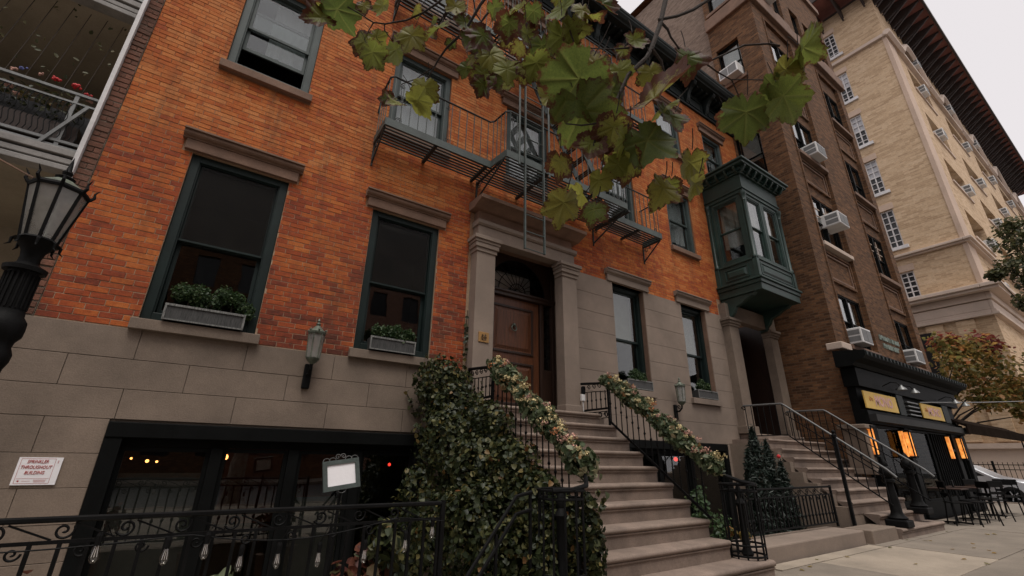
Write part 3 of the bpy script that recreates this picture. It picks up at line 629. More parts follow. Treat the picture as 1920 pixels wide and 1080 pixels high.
MB().lathe([(.022, 0), (.03, .02), (.02, .05), (.0001, .06)], (0, 0, 0), 10).build('door_knob', 'brass', door, smooth=True).matrix_basis = Matrix.Translation((3.80, DY, 2.98)) @ Matrix.Rotation(R(90), 4, 'X')
MB().box(3.765, 3.80, DY-.012, DY, 2.62, 2.86).build('escutcheon', 'brass', door, bevel=.004)
sl = MB().box(4.99, 5.175, DY+.02, DY+.04, 2.75, 3.93).build('sidelight', 'glass', house)
ir = MB()
for zz in (2.9, 3.1, 3.3, 3.5, 3.7, 3.86):
    ir.spiral((5.045, DY, zz), .045, 1.6, .006, sgn=1); ir.spiral((5.12, DY, zz+.05), .045, 1.6, .006, start=math.pi, sgn=-1)
ir.bar((5.083, DY, 2.76), (5.083, DY, 3.93), .012); ir.build('sidelight_grille', 'iron', sl)
MB().box(4.99, 5.178, DY-.02, DY+.05, 1.95, 2.72).build('sidelight_panel', 'wood_dark', sl, bevel=.01)
FC = (4.42, 4.10); FR_ = .63
fan = MB(); seg = 20; ring = [(FC[0]+FR_*math.cos(math.pi*i/seg), DY+.03, FC[1]+FR_*math.sin(math.pi*i/seg)) for i in range(seg+1)]
fan.add(ring, [tuple(range(seg+1))]); fl = fan.build('fanlight', 'glass', house)
sp = MB()
for i in range(seg):
    a, b = ring[i], ring[i+1]; ta = (a[0]+(a[0]-FC[0])*.0, a[1]-.02, 4.80); tb = (b[0], b[1]-.02, 4.80); sp.quad((a[0], DY-.0, a[2]), (b[0], DY, b[2]), (b[0], DY, 4.80), (a[0], DY, 4.80))
sp.quad((5.05, DY, 4.08), (5.2, DY, 4.08), (5.2, DY, 4.8), (5.05, DY, 4.8)); sp.quad((3.69, DY, 4.08), (3.79, DY, 4.08), (3.79, DY, 4.8), (3.69, DY, 4.8))
sp.build('spandrel', 'wood_dark', fl)
mt = MB()
for r_ in (.17, .42, .62): mt.tube([(FC[0]+r_*math.cos(math.pi*i/24), DY+.01, FC[1]+r_*math.sin(math.pi*i/24)) for i in range(25)], .009, 5)
for i in range(1, 11): q = math.pi*i/11; mt.tube([(FC[0]+.05*math.cos(q), DY+.01, FC[1]+.05*math.sin(q)), (FC[0]+.62*math.cos(q), DY+.01, FC[1]+.62*math.sin(q))], .007, 5)
mt.build('muntin', 'iron', fl)
MB().box(3.9, 4.95, DY+.35, DY+.36, 4.1, 4.6).build('fanlight_shade', 'curtain', fl)
hv = MB(); hv.box(3.3, 5.3, DY+1.3, DY+1.35, 1.9, 5); hv.box(3.3, 3.35, DY+.1, DY+1.35, 1.9, 5); hv.box(5.25, 5.3, DY+.1, DY+1.35, 1.9, 5); hv.box(3.3, 5.3, DY+.1, DY+1.35, 4.9, 5); hv.build('hallway', 'room_dark', house)
# ------------------------------------------------------------------ entrance 2 below the oriel
for a, b in ((10.46, 10.86), (12.42, 12.8)):
    MB().box(a, b, 5.80, HY+.02, 2.0, 4.40).build('pilaster', 'stone', house, bevel=.006)
    cp = MB()
    for z0_, z1_, o in ((4.402, 4.46, .025), (4.462, 4.53, .05), (4.532, 4.6, .08)): cp.box(a-o, b+o, 5.80-o, HY+.01, z0_, z1_)
    cp.build('pilaster_cap', 'stone', house, bevel=.008); MB().box(a-.05, b+.05, 5.75, HY+.01, 1.83, 1.998).build('pilaster_base', 'stone', house, bevel=.01)
MB().box(10.44, 12.84, 5.82, HY+.02, 4.605, 5.0).build('entablature', 'stone', house, bevel=.006)
MB().box(12.8, 12.99, 5.95, HY+.1, 1.8, 5.1).build('door_reveal', 'stone', house)
MB().box(10.55, 10.75, HY+.021, 7.0, 1.8, 4.9).build('door_reveal', 'wood_dark', house); MB().box(12.6, 12.95, HY+.11, 7.0, 1.8, 4.9).build('door_reveal', 'wood_dark', house)
d2 = MB().box(10.75, 12.6, 6.98, 7.04, 1.83, 4.9).build('door', 'wood_dark', house)
for a, b in ((10.9, 11.62), (11.72, 12.45)):
    panel(a, b, 3.0, 4.5, 6.98, d2); panel(a, b, 1.95, 2.85, 6.98, d2)
# ------------------------------------------------------------------ main cornice
cn = MB().prism([(6.0, 11.5), (5.94, 11.5), (5.93, 11.55), (5.97, 11.58), (5.97, 12.05), (5.95, 12.07), (5.95, 12.2), (6.0, 12.2)], 'x', -1.6, 12.98).build('cornice_frieze', 'cornice_paint', house)
MB().prism([(6.02, 12.2), (5.52, 12.2), (5.50, 12.23), (5.44, 12.26), (5.40, 12.31), (5.385, 12.33), (5.385, 12.37), (5.36, 12.40), (5.35, 12.46), (6.02, 12.56)], 'x', -1.7, 12.99).build('cornice_top', 'cornice_paint', house)
x = -1.2; k = 0
while x < 12.9:
    br = MB(); pr = [(5.95, 12.2), (5.56, 12.2), (5.55, 12.12), (5.60, 12.06), (5.70, 12.02), (5.78, 11.94), (5.83, 11.85), (5.86, 11.72), (5.90, 11.64), (5.95, 11.6)]
    br.prism(pr, 'x', x-.07, x+.07); br.build('cornice_bracket', 'cornice_paint', house, bevel=.01)
    for q in (-.045, 0, .045): MB().box(x+q-.014, x+q+.014, 5.915, 5.97, 11.56, 11.95).build('triglyph', 'cornice_paint', house)
    if x+1.1 < 12.95:
        frame_mb(x+.17, x+.80, 11.64, 11.98, .03, 5.945, 5.975).build('frieze_panel', 'cornice_paint', house)
    for q in (.25, .48, .72): MB().box(x+q-.04, x+q+.04, 5.66, 5.95, 12.10, 12.2).build('modillion', 'cornice_paint', house)
    x += .97; k += 1
# ================================================================== oriel
ori = thing('oriel_window', 'dark green wooden oriel with paired sash windows, corner colonnettes and dentil cornice above a doorway', 'oriel', (11.5, 6, 5.1))
OX0, OX1, OY0, OY1 = 10.56, 12.42, 4.90, 6.0
G_ = 'oriel_green'
ob = MB().box(OX0, OX1, OY0, OY1, 5.46, 5.93).build('apron', G_, ori)
for t, (z0_, z1_, o) in enumerate(((5.12, 5.30, .02), (5.302, 5.40, .05), (5.402, 5.455, .09))):
    MB().box(OX0-o, OX1+o, OY0-o, OY1-.001, z0_, z1_).build('base_moulding', G_, ori, bevel=.012)
MB().box(OX0-.03, OX1+.03, OY0-.03, OY1-.002, 5.932, 5.985).build('sill_moulding', G_, ori, bevel=.012)
frz = MB().box(OX0, OX1, OY0, OY1, 7.88, 8.42).build('frieze', G_, ori)
MB().box(OX0-.03, OX1+.03, OY0-.03, OY1-.002, 7.97, 8.02).build('frieze_moulding', G_, frz, bevel=.01)
for z0_, z1_, o in ((8.42, 8.47, .06), (8.58, 8.66, .24), (8.662, 8.72, .29)): MB().box(OX0-o, OX1+o, OY0-o, OY1-.002, z0_, z1_).build('cornice_moulding', G_, ori, bevel=.012)
MB().box(OX0-.1, OX1+.1, OY0-.1, OY1-.002, 8.472, 8.578).build('cornice_bed', G_, ori)
n = 8
for i in range(n): 
    xx = OX0-.05+(OX1-OX0+.1)*i/(n-1); MB().prism([(OY0-.08, 8.577), (OY0-.22, 8.577), (OY0-.22, 8.53), (OY0-.15, 8.45), (OY0-.08, 8.40)], 'x', xx-.03, xx+.03).build('dentil', G_, ori)
for i in range(4):
    yy = OY0+.02+.26*i; MB().prism([(OX0-.08, 8.577), (OX0-.22, 8.577), (OX0-.22, 8.53), (OX0-.15, 8.45), (OX0-.08, 8.40)], 'y', yy-.03, yy+.03).build('dentil', G_, ori)
# corner colonnettes
for (cx_, cy_) in ((OX0+.03, OY0+.03), (OX1-.03, OY0+.03), (OX0+.03, OY1-.06)):
    q = MB().lathe([(.065, 5.99), (.065, 6.05), (.045, 6.08), (.042, 7.6), (.055, 7.63), (.045, 7.66), (.075, 7.78), (.085, 7.80), (.085, 7.875)], (cx_, cy_, 0), 12).build('colonnette', G_, ori, smooth=True)
    MB().box(cx_-.06, cx_+.06, cy_-.06, cy_+.06, 5.47, 5.985).build('plinth_block', G_, q, bevel=.008)
def oriel_win(a0, a1, side):
    P = (lambda a, d0, d1, z0, z1, b0: bx(a, b0, OY0+d0, OY0+d1, z0, z1)) if not side else (lambda a, d0, d1, z0, z1, b0: bx(OX0+d0, OX0+d1, a, b0, z0, z1))
    def fr_(a, b, c, d, w, d0, d1, nm, par):
        m = MB()
        for (p, q, r_, s_) in ((a, a+w, c, d), (b-w, b, c, d), (a+w, b-w, c, c+w), (a+w, b-w, d-w, d)):
            t = P(p, d0, d1, r_, s_, q); m.add(t.v, t.f)
        return m.build(nm, G_, par, bevel=.005)
    w = fr_(a0, a1, 5.99, 7.88, .09, .03, .10, 'window', ori); fr_(a0+.092, a1-.092, 6.085, 7.785, .03, .045, .11, 'stop_bead', w)
    a, b = a0+.122, a1-.122
    fr_(a, b, 6.92, 7.755, .035, .07, .10, 'sash', w); fr_(a, b, 6.115, 6.95, .035, .102, .13, 'sash', w)
    P(a+.033, .083, .087, 6.953, 7.722, b-.033).build('pane', 'glass', w); P(a+.033, .115, .119, 6.148, 6.917, b-.033).build('pane', 'glass', w)
    n = 10; cv = MB()
    for k in range(n):
        p0, p1 = a+(b-a)*k/n, a+(b-a)*(k+1)/n; d0, d1 = .2+.02*math.sin(k*1.8), .2+.02*math.sin((k+1)*1.8); zb = 6.95 if not side else 6.5
        f = (lambda p, d, z: (p, OY0+d, z)) if not side else (lambda p, d, z: (OX0+d, p, z))
        cv.quad(f(p0, d0, zb), f(p1, d1, zb), f(p1, d1, 7.8), f(p0, d0, 7.8))
    cv.build('curtain', 'blind', w)
oriel_win(OX0+.1, (OX0+OX1)/2-.005, False); oriel_win((OX0+OX1)/2+.005, OX1-.1, False); oriel_win(OY0+.12, OY1-.14, True)
MB().box(OX1-.06, OX1, OY0+.07, OY1-.002, 5.99, 7.879).build('side_wall', G_, ori)
MB().box(OX0+.001, OX0+.05, OY1-.138, OY1-.002, 5.99, 7.879).build('side_stile', G_, ori); MB().box(OX0+.002, OX0+.05, OY0+.07, OY0+.118, 5.99, 7.879).build('side_stile', G_, ori)
MB().box(OX0+.1, OX1-.08, OY1-.3, OY1-.29, 5.99, 7.88).build('interior', 'room_dark', ori)
def opanel(pts, nrm, nm='apron_panel'):   # raised panel on the apron
    (a, b, c, d), side = pts, nrm
    m = MB(); t = .03
    for (p, q, r_, s_) in ((a, a+t, c, d), (b-t, b, c, d), (a+t, b-t, c, c+t), (a+t, b-t, d-t, d)):
        m.box(p, q, OY0-.02, OY0, r_, s_) if not side else m.box(OX0-.02, OX0, p, q, r_, s_)
    e = .06; f = (lambda p, dd, z: (p, OY0-dd, z)) if not side else (lambda p, dd, z: (OX0-dd, p, z))
    m.add([f(a+.05, 0, c+.05), f(b-.05, 0, c+.05), f(b-.05, 0, d-.05), f(a+.05, 0, d-.05), f(a+.05+e, .025, c+.05+e*.8), f(b-.05-e, .025, c+.05+e*.8), f(b-.05-e, .025, d-.05-e*.8), f(a+.05+e, .025, d-.05-e*.8)], [(0, 1, 5, 4), (1, 2, 6, 5), (2, 3, 7, 6), (3, 0, 4, 7), (4, 5, 6, 7)])
    m.build(nm, G_, ob)
opanel((OX0+.14, OX1-.14, 5.54, 5.86), False); opanel((OY0+.22, OY1-.25, 5.54, 5.86), True)
for xx in (OX0+.02, OX1-.14):
    MB().prism([(OY1-.01, 5.118), (OY0+.18, 5.118), (OY0+.25, 5.05), (OY0+.42, 5.0), (OY0+.55, 4.92), (OY0+.72, 4.86), (OY0+.80, 4.72), (OY0+.88, 4.64), (OY0+.9, 4.55), (OY1-.01, 4.53)], 'x', xx, xx+.12).build('console_bracket', G_, ori, bevel=.012)
# ================================================================== fire escapes
def escape(fz, name, label, with_ladder):
    fe = thing(name, label, 'fire escape', (4.5, 6, fz), 'fire escapes on the brick house')
    A, D = 'escape_iron', 'escape_dark'
    wing, mid, x0, x1, x2, x3 = 5.46, 5.04, 1.37, 3.20, 6.10, 7.68
    outline = [(x0, 5.99), (x0, wing), (x1, wing), (x1+.05, mid), (x2, mid), (x2+.02, wing), (x3, wing), (x3, 5.99)]
    for (a, b) in zip(outline, outline[1:]):
        MB().bar((*a, fz+.03), (*b, fz+.03), .022, .13).build('edge_beam', A, fe)
    y = 5.10
    for j in range(13):
        yy = 5.08+j*.071
        if yy < wing-.02: MB().bar((x1+.06, yy, fz), (x2-.02, yy, fz), .032, .012).build('floor_slat', D, fe)
        else:
            MB().bar((x0+.02, yy, fz), (x3-.02, yy, fz), .032, .012).build('floor_slat', D, fe)
    for xx in (2.2, 3.12, 4.1, 5.2, 6.18, 6.95):
        y0_ = mid+.02 if x1 < xx < x2+.1 else wing+.02
        MB().bar((xx, y0_, fz-.032), (xx, 5.99, fz-.032), .05, .045).build('joist', D, fe)
    # brackets to the wall
    for xx, yo in ((x0+.01, wing), (x1+.04, mid), (x2-.02, mid), (x3-.01, wing)):
        b = MB(); b.bar((xx, yo+.04, fz-.05), (xx, 5.985, fz-.05), .025, .03); b.bar((xx, yo+.06, fz-.06), (xx, 5.985, fz-.40), .022); b.bar((xx, 5.985, fz), (xx, 5.985, fz-.45), .025)
        b.spiral((xx, 5.90, fz-.14), .06, 1.5, .008, (0, 1, 0)); b.spiral((xx, 5.80, fz-.10), .04, 1.5, .007, (0, 1, 0), sgn=-1)
        b.build('wall_bracket', D, fe)
    # railing
    H = .92; top = [(x0, 5.99, fz+H-.35), (x0, 5.85, fz+H-.02), (x0+.0, wing+.05, fz+H), (x0+.05, wing, fz+H), (x1-.03, wing, fz+H), (x1+.02, wing-.06, fz+H), (x1+.05, mid+.05, fz+H), (x1+.12, mid, fz+H), (x2-.05, mid, fz+H), (x2, mid+.05, fz+H), (x2+.02, wing-.04, fz+H), (x2+.08, wing, fz+H), (x3-.04, wing, fz+H), (x3, wing+.04, fz+H), (x3, 5.99, fz+H)]
    MB().tube(top, .017, 6).build('top_rail', D, fe)
    def pick(i, a, b): return MB().bar((*a, fz+.06), (*a, fz+H), .011).build('baluster', A, fe)
    segs = [((x0, wing), (x1, wing), 13), ((x1, wing), (x1+.05, mid), 4), ((x1+.05, mid), (x2, mid), 21), ((x2, mid), (x2+.02, wing), 3), ((x2+.02, wing), (x3, wing), 11), ((x3, wing), (x3, 5.98), 5), ((x0, 5.98), (x0, wing), 4)]
    for a, b, n in segs:
        for k in range(n):
            t = (k+.5)/n; p = (a[0]+(b[0]-a[0])*t, a[1]+(b[1]-a[1])*t)
            if with_ladder and 3.5 < p[0] < 4.15 and p[1] < 5.1: continue
            pick(0, p, None)
    for xx, yy in ((x0+.18, wing), (2.35, wing), (3.37, mid), (x2-.25, mid), (x3-.2, wing)):
        s = MB(); s.spiral((xx, yy, fz+.13), .05, 1.6, .006); s.spiral((xx, yy, fz+.80), .045, 1.6, .006, sgn=-1); s.bar((xx+.05, yy, fz+.1), (xx-.02, yy, fz+.83), .008); s.build('scroll', D, fe)
    if with_ladder:
        for xx in (3.5, 4.14): MB().tube([(xx, mid-.01, fz-.1), (xx, mid-.01, fz+2.0)], .02, 8).build('guide_post', A, fe)
        lad = MB(); lad.bar((3.61, mid-.02, 4.24), (3.61, mid-.02, 8.1), .022, .04); lad.bar((3.995, mid-.02, 4.24), (3.995, mid-.02, 8.1), .022, .04); la = lad.build('drop_ladder', A, fe)
        zz = 4.25
        while zz < 8.1: MB().tube([(3.61, mid-.02, zz), (3.995, mid-.02, zz)], .010, 6).build('rung', A, la); zz += .30
        # steep stair up to the next balcony
        a, b = Vector((5.92, 0, fz+.03)), Vector((4.12, 0, fz+3.05))
        for yy in (5.30, 5.72):
            MB().bar((a.x, yy, a.z), (b.x, yy, b.z), .018, .13).build('stair_string', A, fe)
            MB().tube([(a.x+.15, yy, a.z+.75), (b.x+.15, yy, b.z+.75)], .012, 6).build('stair_rail', D, fe)
        n = 12
        for k in range(1, n):
            p = a.lerp(b, k/n); t = MB()
            for q in (-.07, -.02, .03): t.bar((p.x+q, 5.31, p.z), (p.x+q, 5.71, p.z), .035, .012)
            t.build('stair_tread', D, fe)
            MB().bar((p.x, 5.30, p.z), (p.x+.15, 5.30, p.z+.72), .009).build('baluster', A, fe)
    return fe
escape(5.85, 'fire_escape', 'grey-green iron fire escape balcony above the front door with drop ladder and steep stair', True)
escape(8.92, 'fire_escape', 'upper iron fire escape balcony just below the bracketed cornice', False)
# ================================================================== stoop
st = thing('stoop', 'brownstone stoop of ten worn steps with rounded nosings rising to the wooden front door', 'stoop', (4.3, 4.4, 0))
SX0, SX1 = 3.13, 5.46
tops = [1.91, 1.72, 1.527, 1.332, 1.138, .938, .748, .548, .352, .158]
nose = [5.32, 5.085, 4.845, 4.61, 4.38, 4.15, 3.915, 3.68, 3.44, 3.17]
def step_mb(x0, x1, yf, yb, zt, h, lip=.035, rr=.028, sub=24, wear=.006, seed=0):
    """stone step with a rounded nosing; the front edge is worn unevenly"""
    m = MB(); prof = []
    for i in range(7):
        q = -math.pi/2 + math.pi*i/6; prof.append((yf+rr-rr*math.cos(q), zt-rr+rr*math.sin(q)))
    zb = zt-2*rr
    full = [(yf+lip, zt-h), (yf+lip, zb-.02), (yf+lip*.55, zb-.018), (yf+lip*.5, zb-.004)] + prof + [(yb, zt)]
    n = len(full); vs = []; fs = []
    for k in range(sub+1):
        x = x0+(x1-x0)*k/sub; w = wear*mnoise.noise(Vector((x*1.7, seed, 0)))+wear*.5*mnoise.noise(Vector((x*7, seed, 3)))
        for i, (y, z) in enumerate(full):
            on = 4 <= i <= 10; vs.append((x, y+(abs(w) if on else 0), z+(min(0, w) if on and i > 7 else 0)))
    for k in range(sub):
        for i in range(n-1): fs.append((k*n+i, (k+1)*n+i, (k+1)*n+i+1, k*n+i+1))
    fs.append(tuple(range(n))[::-1] ); fs.append(tuple(range(sub*n, sub*n+n)))
    # back and underside
    return m.add(vs, fs)
for k in range(9):
    yb = nose[k-1]+.06 if k else 6.3
    if k == 0: step_mb(SX0+.06, SX1-.13, nose[0], 6.34, tops[0], .2, seed=k).build('landing', 'step_stone', st, smooth=True)
    else: step_mb(SX0, SX1, nose[k], yb, tops[k], tops[k]-tops[k+1]+.002, seed=k).build('step', 'step_stone', st, smooth=True)
bt = step_mb(2.7, 5.86, nose[9], nose[8]+.06, tops[9], tops[9]+.03, rr=.035, seed=9).build('step', 'step_stone', st, smooth=True)
core = MB()
for k in range(1, 9): core.box(SX0+.01, SX1-.012, nose[k]+.04, nose[k-1]+.045, -.8, tops[k]-.06)
core.box(SX0+.01, SX1-.012, nose[0]+.04, 6.3, -.8, tops[0]-.06); core.build('stair_side', 'stone', st)
MB().box(3.6, 5.02, 6.08, 6.36, 1.912, 1.935).build('threshold', 'step_stone', st, bevel=.01)
# ------------------------------------------------------------------ iron railings of the stoop
def stair_rail(x, out, label):
    r_ = thing('stair_railing', label, 'railing', (x, 4.4, .3), 'iron railings of the stoop')
    I = 'iron'
    hand = [(x, 5.85, 2.45), (x, 5.18, 2.385), (x, 4.9, 2.19), (x, 4.5, 1.88), (x, 4.1, 1.565), (x, 3.75, 1.31), (x, 3.52, 1.15), (x+out*.05, 3.38, 1.05), (x+out*.16, 3.26, .99), (x+out*.36, 3.22, .96), (x+out*.52, 3.30, .95)]
    MB().tube(hand, .022, 8).build('handrail', I, r_, smooth=True)
    MB().bar((x, 5.2, 1.80), (x, 3.62, .565), .022, .03).build('bottom_rail', I, r_); MB().bar((x, 5.87, 1.99), (x, 5.2, 1.99), .02, .03).build('bottom_rail', I, r_)
    hz = lambda y: float(np.interp(y, [h[1] for h in hand[6::-1]], [h[2] for h in hand[6::-1]]))
    bz = lambda y: 1.8+(y-5.2)*(1.235/1.58) if y < 5.2 else 2.0
    MB().bar((x, 5.86, 1.92), (x, 5.86, 2.47), .028).build('post', I, r_); MB().bar((x, 5.19, 1.66), (x, 5.19, 2.385), .028).build('post', I, r_)
    sh = MB()     # band of arches under the handrail of the landing
    for k in range(5): sh.spiral((x, 5.75-.125*k, 2.36), .045, 1.3, .007, (0, 1, 0)); 
    sh.bar((x, 5.85, 2.30), (x, 5.2, 2.26), .012); sh.build('scroll_band', I, r_)
    pl = frame_mb(0, 1, 0, 1, .1, 0, 1); p2 = MB()
    for k in range(5): p2.spiral((x, 5.26+.13*k, 1.895), .045, 1.2, .01, (0, 1, 0), rend=.4)
    p2.bar((x, 5.18, 1.945), (x, 5.86, 1.945), .012); p2.bar((x, 5.18, 1.845), (x, 5.86, 1.845), .012); p2.build('rosette_panel', I, r_)
    y = 5.78
    while y > 3.6:
        a, b = (x, y, bz(y)), (x, y, hz(y)-.01 if y < 5.2 else 2.28); m = MB().tube([a, b], .0085, 6); zm = (a[2]+b[2])/2
        m.lathe([(.009, -.02), (.017, -.006), (.017, .006), (.009, .02)], (x, y, zm), 6); m.build('baluster', I, r_); y -= .105
    # round cage newel at the foot
    cx_, cy_ = x+out*.33, 3.42
    for zz, rr in ((.19, .2), (.30, .2), (.88, .2), (.95, .21)): MB().tube([(cx_+rr*math.cos(2*math.pi*i/24), cy_+rr*math.sin(2*math.pi*i/24), zz) for i in range(24)], .012, 6, closed=True).build('newel_ring', I, r_)
    for i in range(12):
        q = 2*math.pi*i/12; MB().tube([(cx_+.2*math.cos(q), cy_+.2*math.sin(q), .16), (cx_+.2*math.cos(q), cy_+.2*math.sin(q), .95)], .01, 6).build('newel_bar', I, r_)
    MB().lathe([(.05, .16), (.07, .2), (.045, .26), (.04, .7), (.06, .74), (.03, .8), (.05, .86), (.02, .93), (.001, .99)], (cx_, cy_, 0), 10).build('newel_post', I, r_, smooth=True)
    return r_
stair_rail(5.40, 1, 'black wrought iron stair railing on the window side of the stoop, fully visible balusters')
stair_rail(3.20, -1, 'black wrought iron stair railing on the vine-covered side of the stoop')
# ================================================================== second stoop below the oriel
s2 = thing('stoop', 'smaller brownstone stoop under the green oriel with iron handrails and cast newels', 'stoop', (11.4, 4.6, 0))
t2 = [1.69, 1.495, 1.32, 1.131, .942, .755, .565, .36, .16]; n2 = [5.16, 4.93, 4.728, 4.525, 4.305, 4.09, 3.88, 3.66, 3.38]
step_mb(10.1, 12.7, n2[0], 6.99, t2[0], .2, seed=21).build('landing', 'step_stone', s2, smooth=True)
MB().box(10.5, 12.75, 5.62, 6.98, 1.69, 1.825).build('door_step', 'step_stone', s2, bevel=.02)
for k in range(1, 9):
    x0_ = 10.12 if k < 7 else 10.55; x1_ = 12.7 if k < 7 else 12.85
    step_mb(x0_, x1_, n2[k], n2[k-1]+.06, t2[k], t2[k]-(t2[k+1] if k < 8 else -.03)+.002, seed=20+k, sub=12).build('step', 'step_stone', s2, smooth=True)
c2 = MB()
for k in range(1, 7): c2.box(9.98, 12.65, n2[k]+.045, n2[k-1]+.045, -.8, t2[k]-.085)
c2.box(9.98, 12.65, n2[0]+.045, 6.0, -.8, 1.60); c2.build('stair_side', 'stone', s2)
MB().box(9.45, 10.5, 3.45, 3.86, -.8, .2).build('plinth', 'stone', s2, bevel=.015)
MB().box(12.32, 12.68, 4.17, 4.62, 1.05, 1.95).build('pedestal', 'stone', s2, bevel=.02); MB().box(12.26, 12.74, 4.11, 4.68, 1.952, 2.05).build('pedestal_cap', 'stone', s2, bevel=.02); MB().box(12.28, 12.72, 4.13, 4.66, 1.0, 1.12).build('pedestal_base', 'stone', s2, bevel=.02)
def rail2(x, label):
    r_ = thing('stair_railing', label, 'railing', (x, 4.4, .5), 'iron railings of the small stoop'); I = 'iron'
    hp = [(x, 5.70, 2.42), (x, 4.86, 2.40), (x, 4.80, 2.36), (x, 3.30, 1.13), (x, 3.18, 1.0)]
    MB().tube(hp, .02, 8).build('handrail', 'rail_grey', r_, smooth=True); MB().bar((x, 4.82, 1.74), (x, 3.34, .55), .02).build('bottom_rail', I, r_); MB().bar((x, 5.7, 1.76), (x, 4.82, 1.76), .02).build('bottom_rail', I, r_)
    MB().bar((x, 4.75, 2.12), (x, 3.35, 1.0), .016).build('middle_rail', I, r_)
    y = 5.66
    while y > 3.3:
        top_ = 2.4 if y > 4.85 else 2.36-(4.80-y)*.82; bot = 1.76 if y > 4.82 else 1.74-(4.82-y)*.804
        MB().bar((x, y, bot), (x, y, top_), .014).build('baluster', I, r_); y -= .135
    s = MB(); s.spiral((x, 5.70, 2.36), .05, 1.4, .01, (0, 1, 0)); s.build('scroll', I, r_)
rail2(10.28, 'iron handrail of the small stoop on the conifer side'); rail2(12.25, 'iron handrail of the small stoop beside the dark brown brick wall')
def newel(x, y, z, label):
    t = thing('cast_newel', label, 'newel', (x, y, z), 'cast iron newels of the small stoop')
    MB().box(x-.17, x+.17, y-.17, y+.17, z, z+.12).build('base', 'iron', t, bevel=.02)
    MB().lathe([(.14, .12), (.15, .15), (.11, .19), (.09, .24), (.085, .42), (.065, .62), (.06, .72), (.10, .75), (.10, .79), (.07, .81), (.11, .86), (.12, .92), (.09, .99), (.05, 1.02), (.06, 1.06), (.03, 1.12), (.001, 1.16)], (x, y, z), 14).build('shaft', 'iron', t, smooth=True)
newel(10.95, 3.53, .158, 'black cast iron newel post at the foot of the small stoop, on its bottom step'); newel(12.40, 3.60, .30, 'black cast iron newel post of the small stoop beside the cafe tables')
gp = thing('gate_post', 'tall slim iron post with lantern-height cap where the fence meets the small stoop', 'post', (10.0, 3.9, 0))
MB().bar((9.98, 3.88, 0.05), (9.98, 3.88, 1.68), .05).build('shaft', 'iron', gp); MB().lathe([(.045, 1.68), (.045, 1.72), (.02, 1.74), (.035, 1.78), (.001, 1.82)], (9.98, 3.88, 0), 10).build('cap', 'iron', gp)
# ================================================================== area fences
def fence(name, label, x0, x1, y, zb, zt, band, step, returns=None, posts=True, parent_loc=None):
    f = thing(name, label, 'fence', ((x0+x1)/2, y, zb)); I = 'iron'
    MB().tube([(x0, y, zt), (x1, y, zt)], .016, 6).build('top_rail', I, f); MB().bar((x0, y, zt-band), (x1, y, zt-band), .014, .018).build('middle_rail', I, f); MB().bar((x0, y, zb+.07), (x1, y, zb+.07), .02, .022).build('bottom_rail', I, f)
    x = x0+.06
    while x < x1:
        m = MB().bar((x, y, zb+.08), (x, y, zt-band), .018); zm = zb+(zt-band-zb)*.42; m.lathe([(.01, -.025), (.021, -.008), (.021, .008), (.01, .025)], (x, y, zm), 6); m.build('baluster', I, f); x += step
    x = x0+.1; k = 0
    while x < x1-.16:
        s = MB(); s.spiral((x, y, zt-band*.5), band*.42, 1.4, .0065, start=.5+math.pi*(k % 2), sgn=1 if k % 2 else -1); s.bar((x+.04, y, zt-.02), (x+.22, y, zt-band+.01), .009)
        s.spiral((x+.09, y, zt-band-.045), .034, 1.3, .006, sgn=-1); s.build('scroll', I, f); x += .26; k += 1
    for xx in (x0, x1): MB().bar((xx, y, zb), (xx, y, zt+.02), .032).build('post', I, f)
    return f
fl_ = fence('area_fence', 'black scrollwork iron fence with string lights in front of the wide basement window', -4.2, 1.76, 3.55, 0.0, .87, .108, .115)
MB().box(-40, 1.9, 3.3, 3.7, -.9, -.001).build('kerb_wall', 'stone', fl_)
fr_ = fence('area_fence', 'black iron fence with knopped balusters on a low stone kerb before the dark conifer', 6.75, 9.55, 3.97, .2, .83, .12, .12)
MB().box(6.05, 9.42, 3.55, 4.12, -.8, .195).build('kerb_wall', 'stone_pale', fr_, bevel=.02)
# stair down to the area beside the vine: sloping handrails
hb = thing('area_handrail', 'thin black sloping handrail in front of the vine, leading down to the basement area', 'handrail', (2.4, 3.5, 0)); 
for y_, dz in ((3.52, 0), (3.52, -.14)): MB().tube([(2.62, y_, .93+dz), (2.45, y_, .90+dz), (1.95, y_, .30+dz)], .017, 6).build('rail', 'iron', hb)
for xx, zt in ((2.60, .93), (2.25, .62), (2.0, .35)): MB().bar((xx, 3.52, -.3), (xx, 3.52, zt), .022).build('post', 'iron', hb)
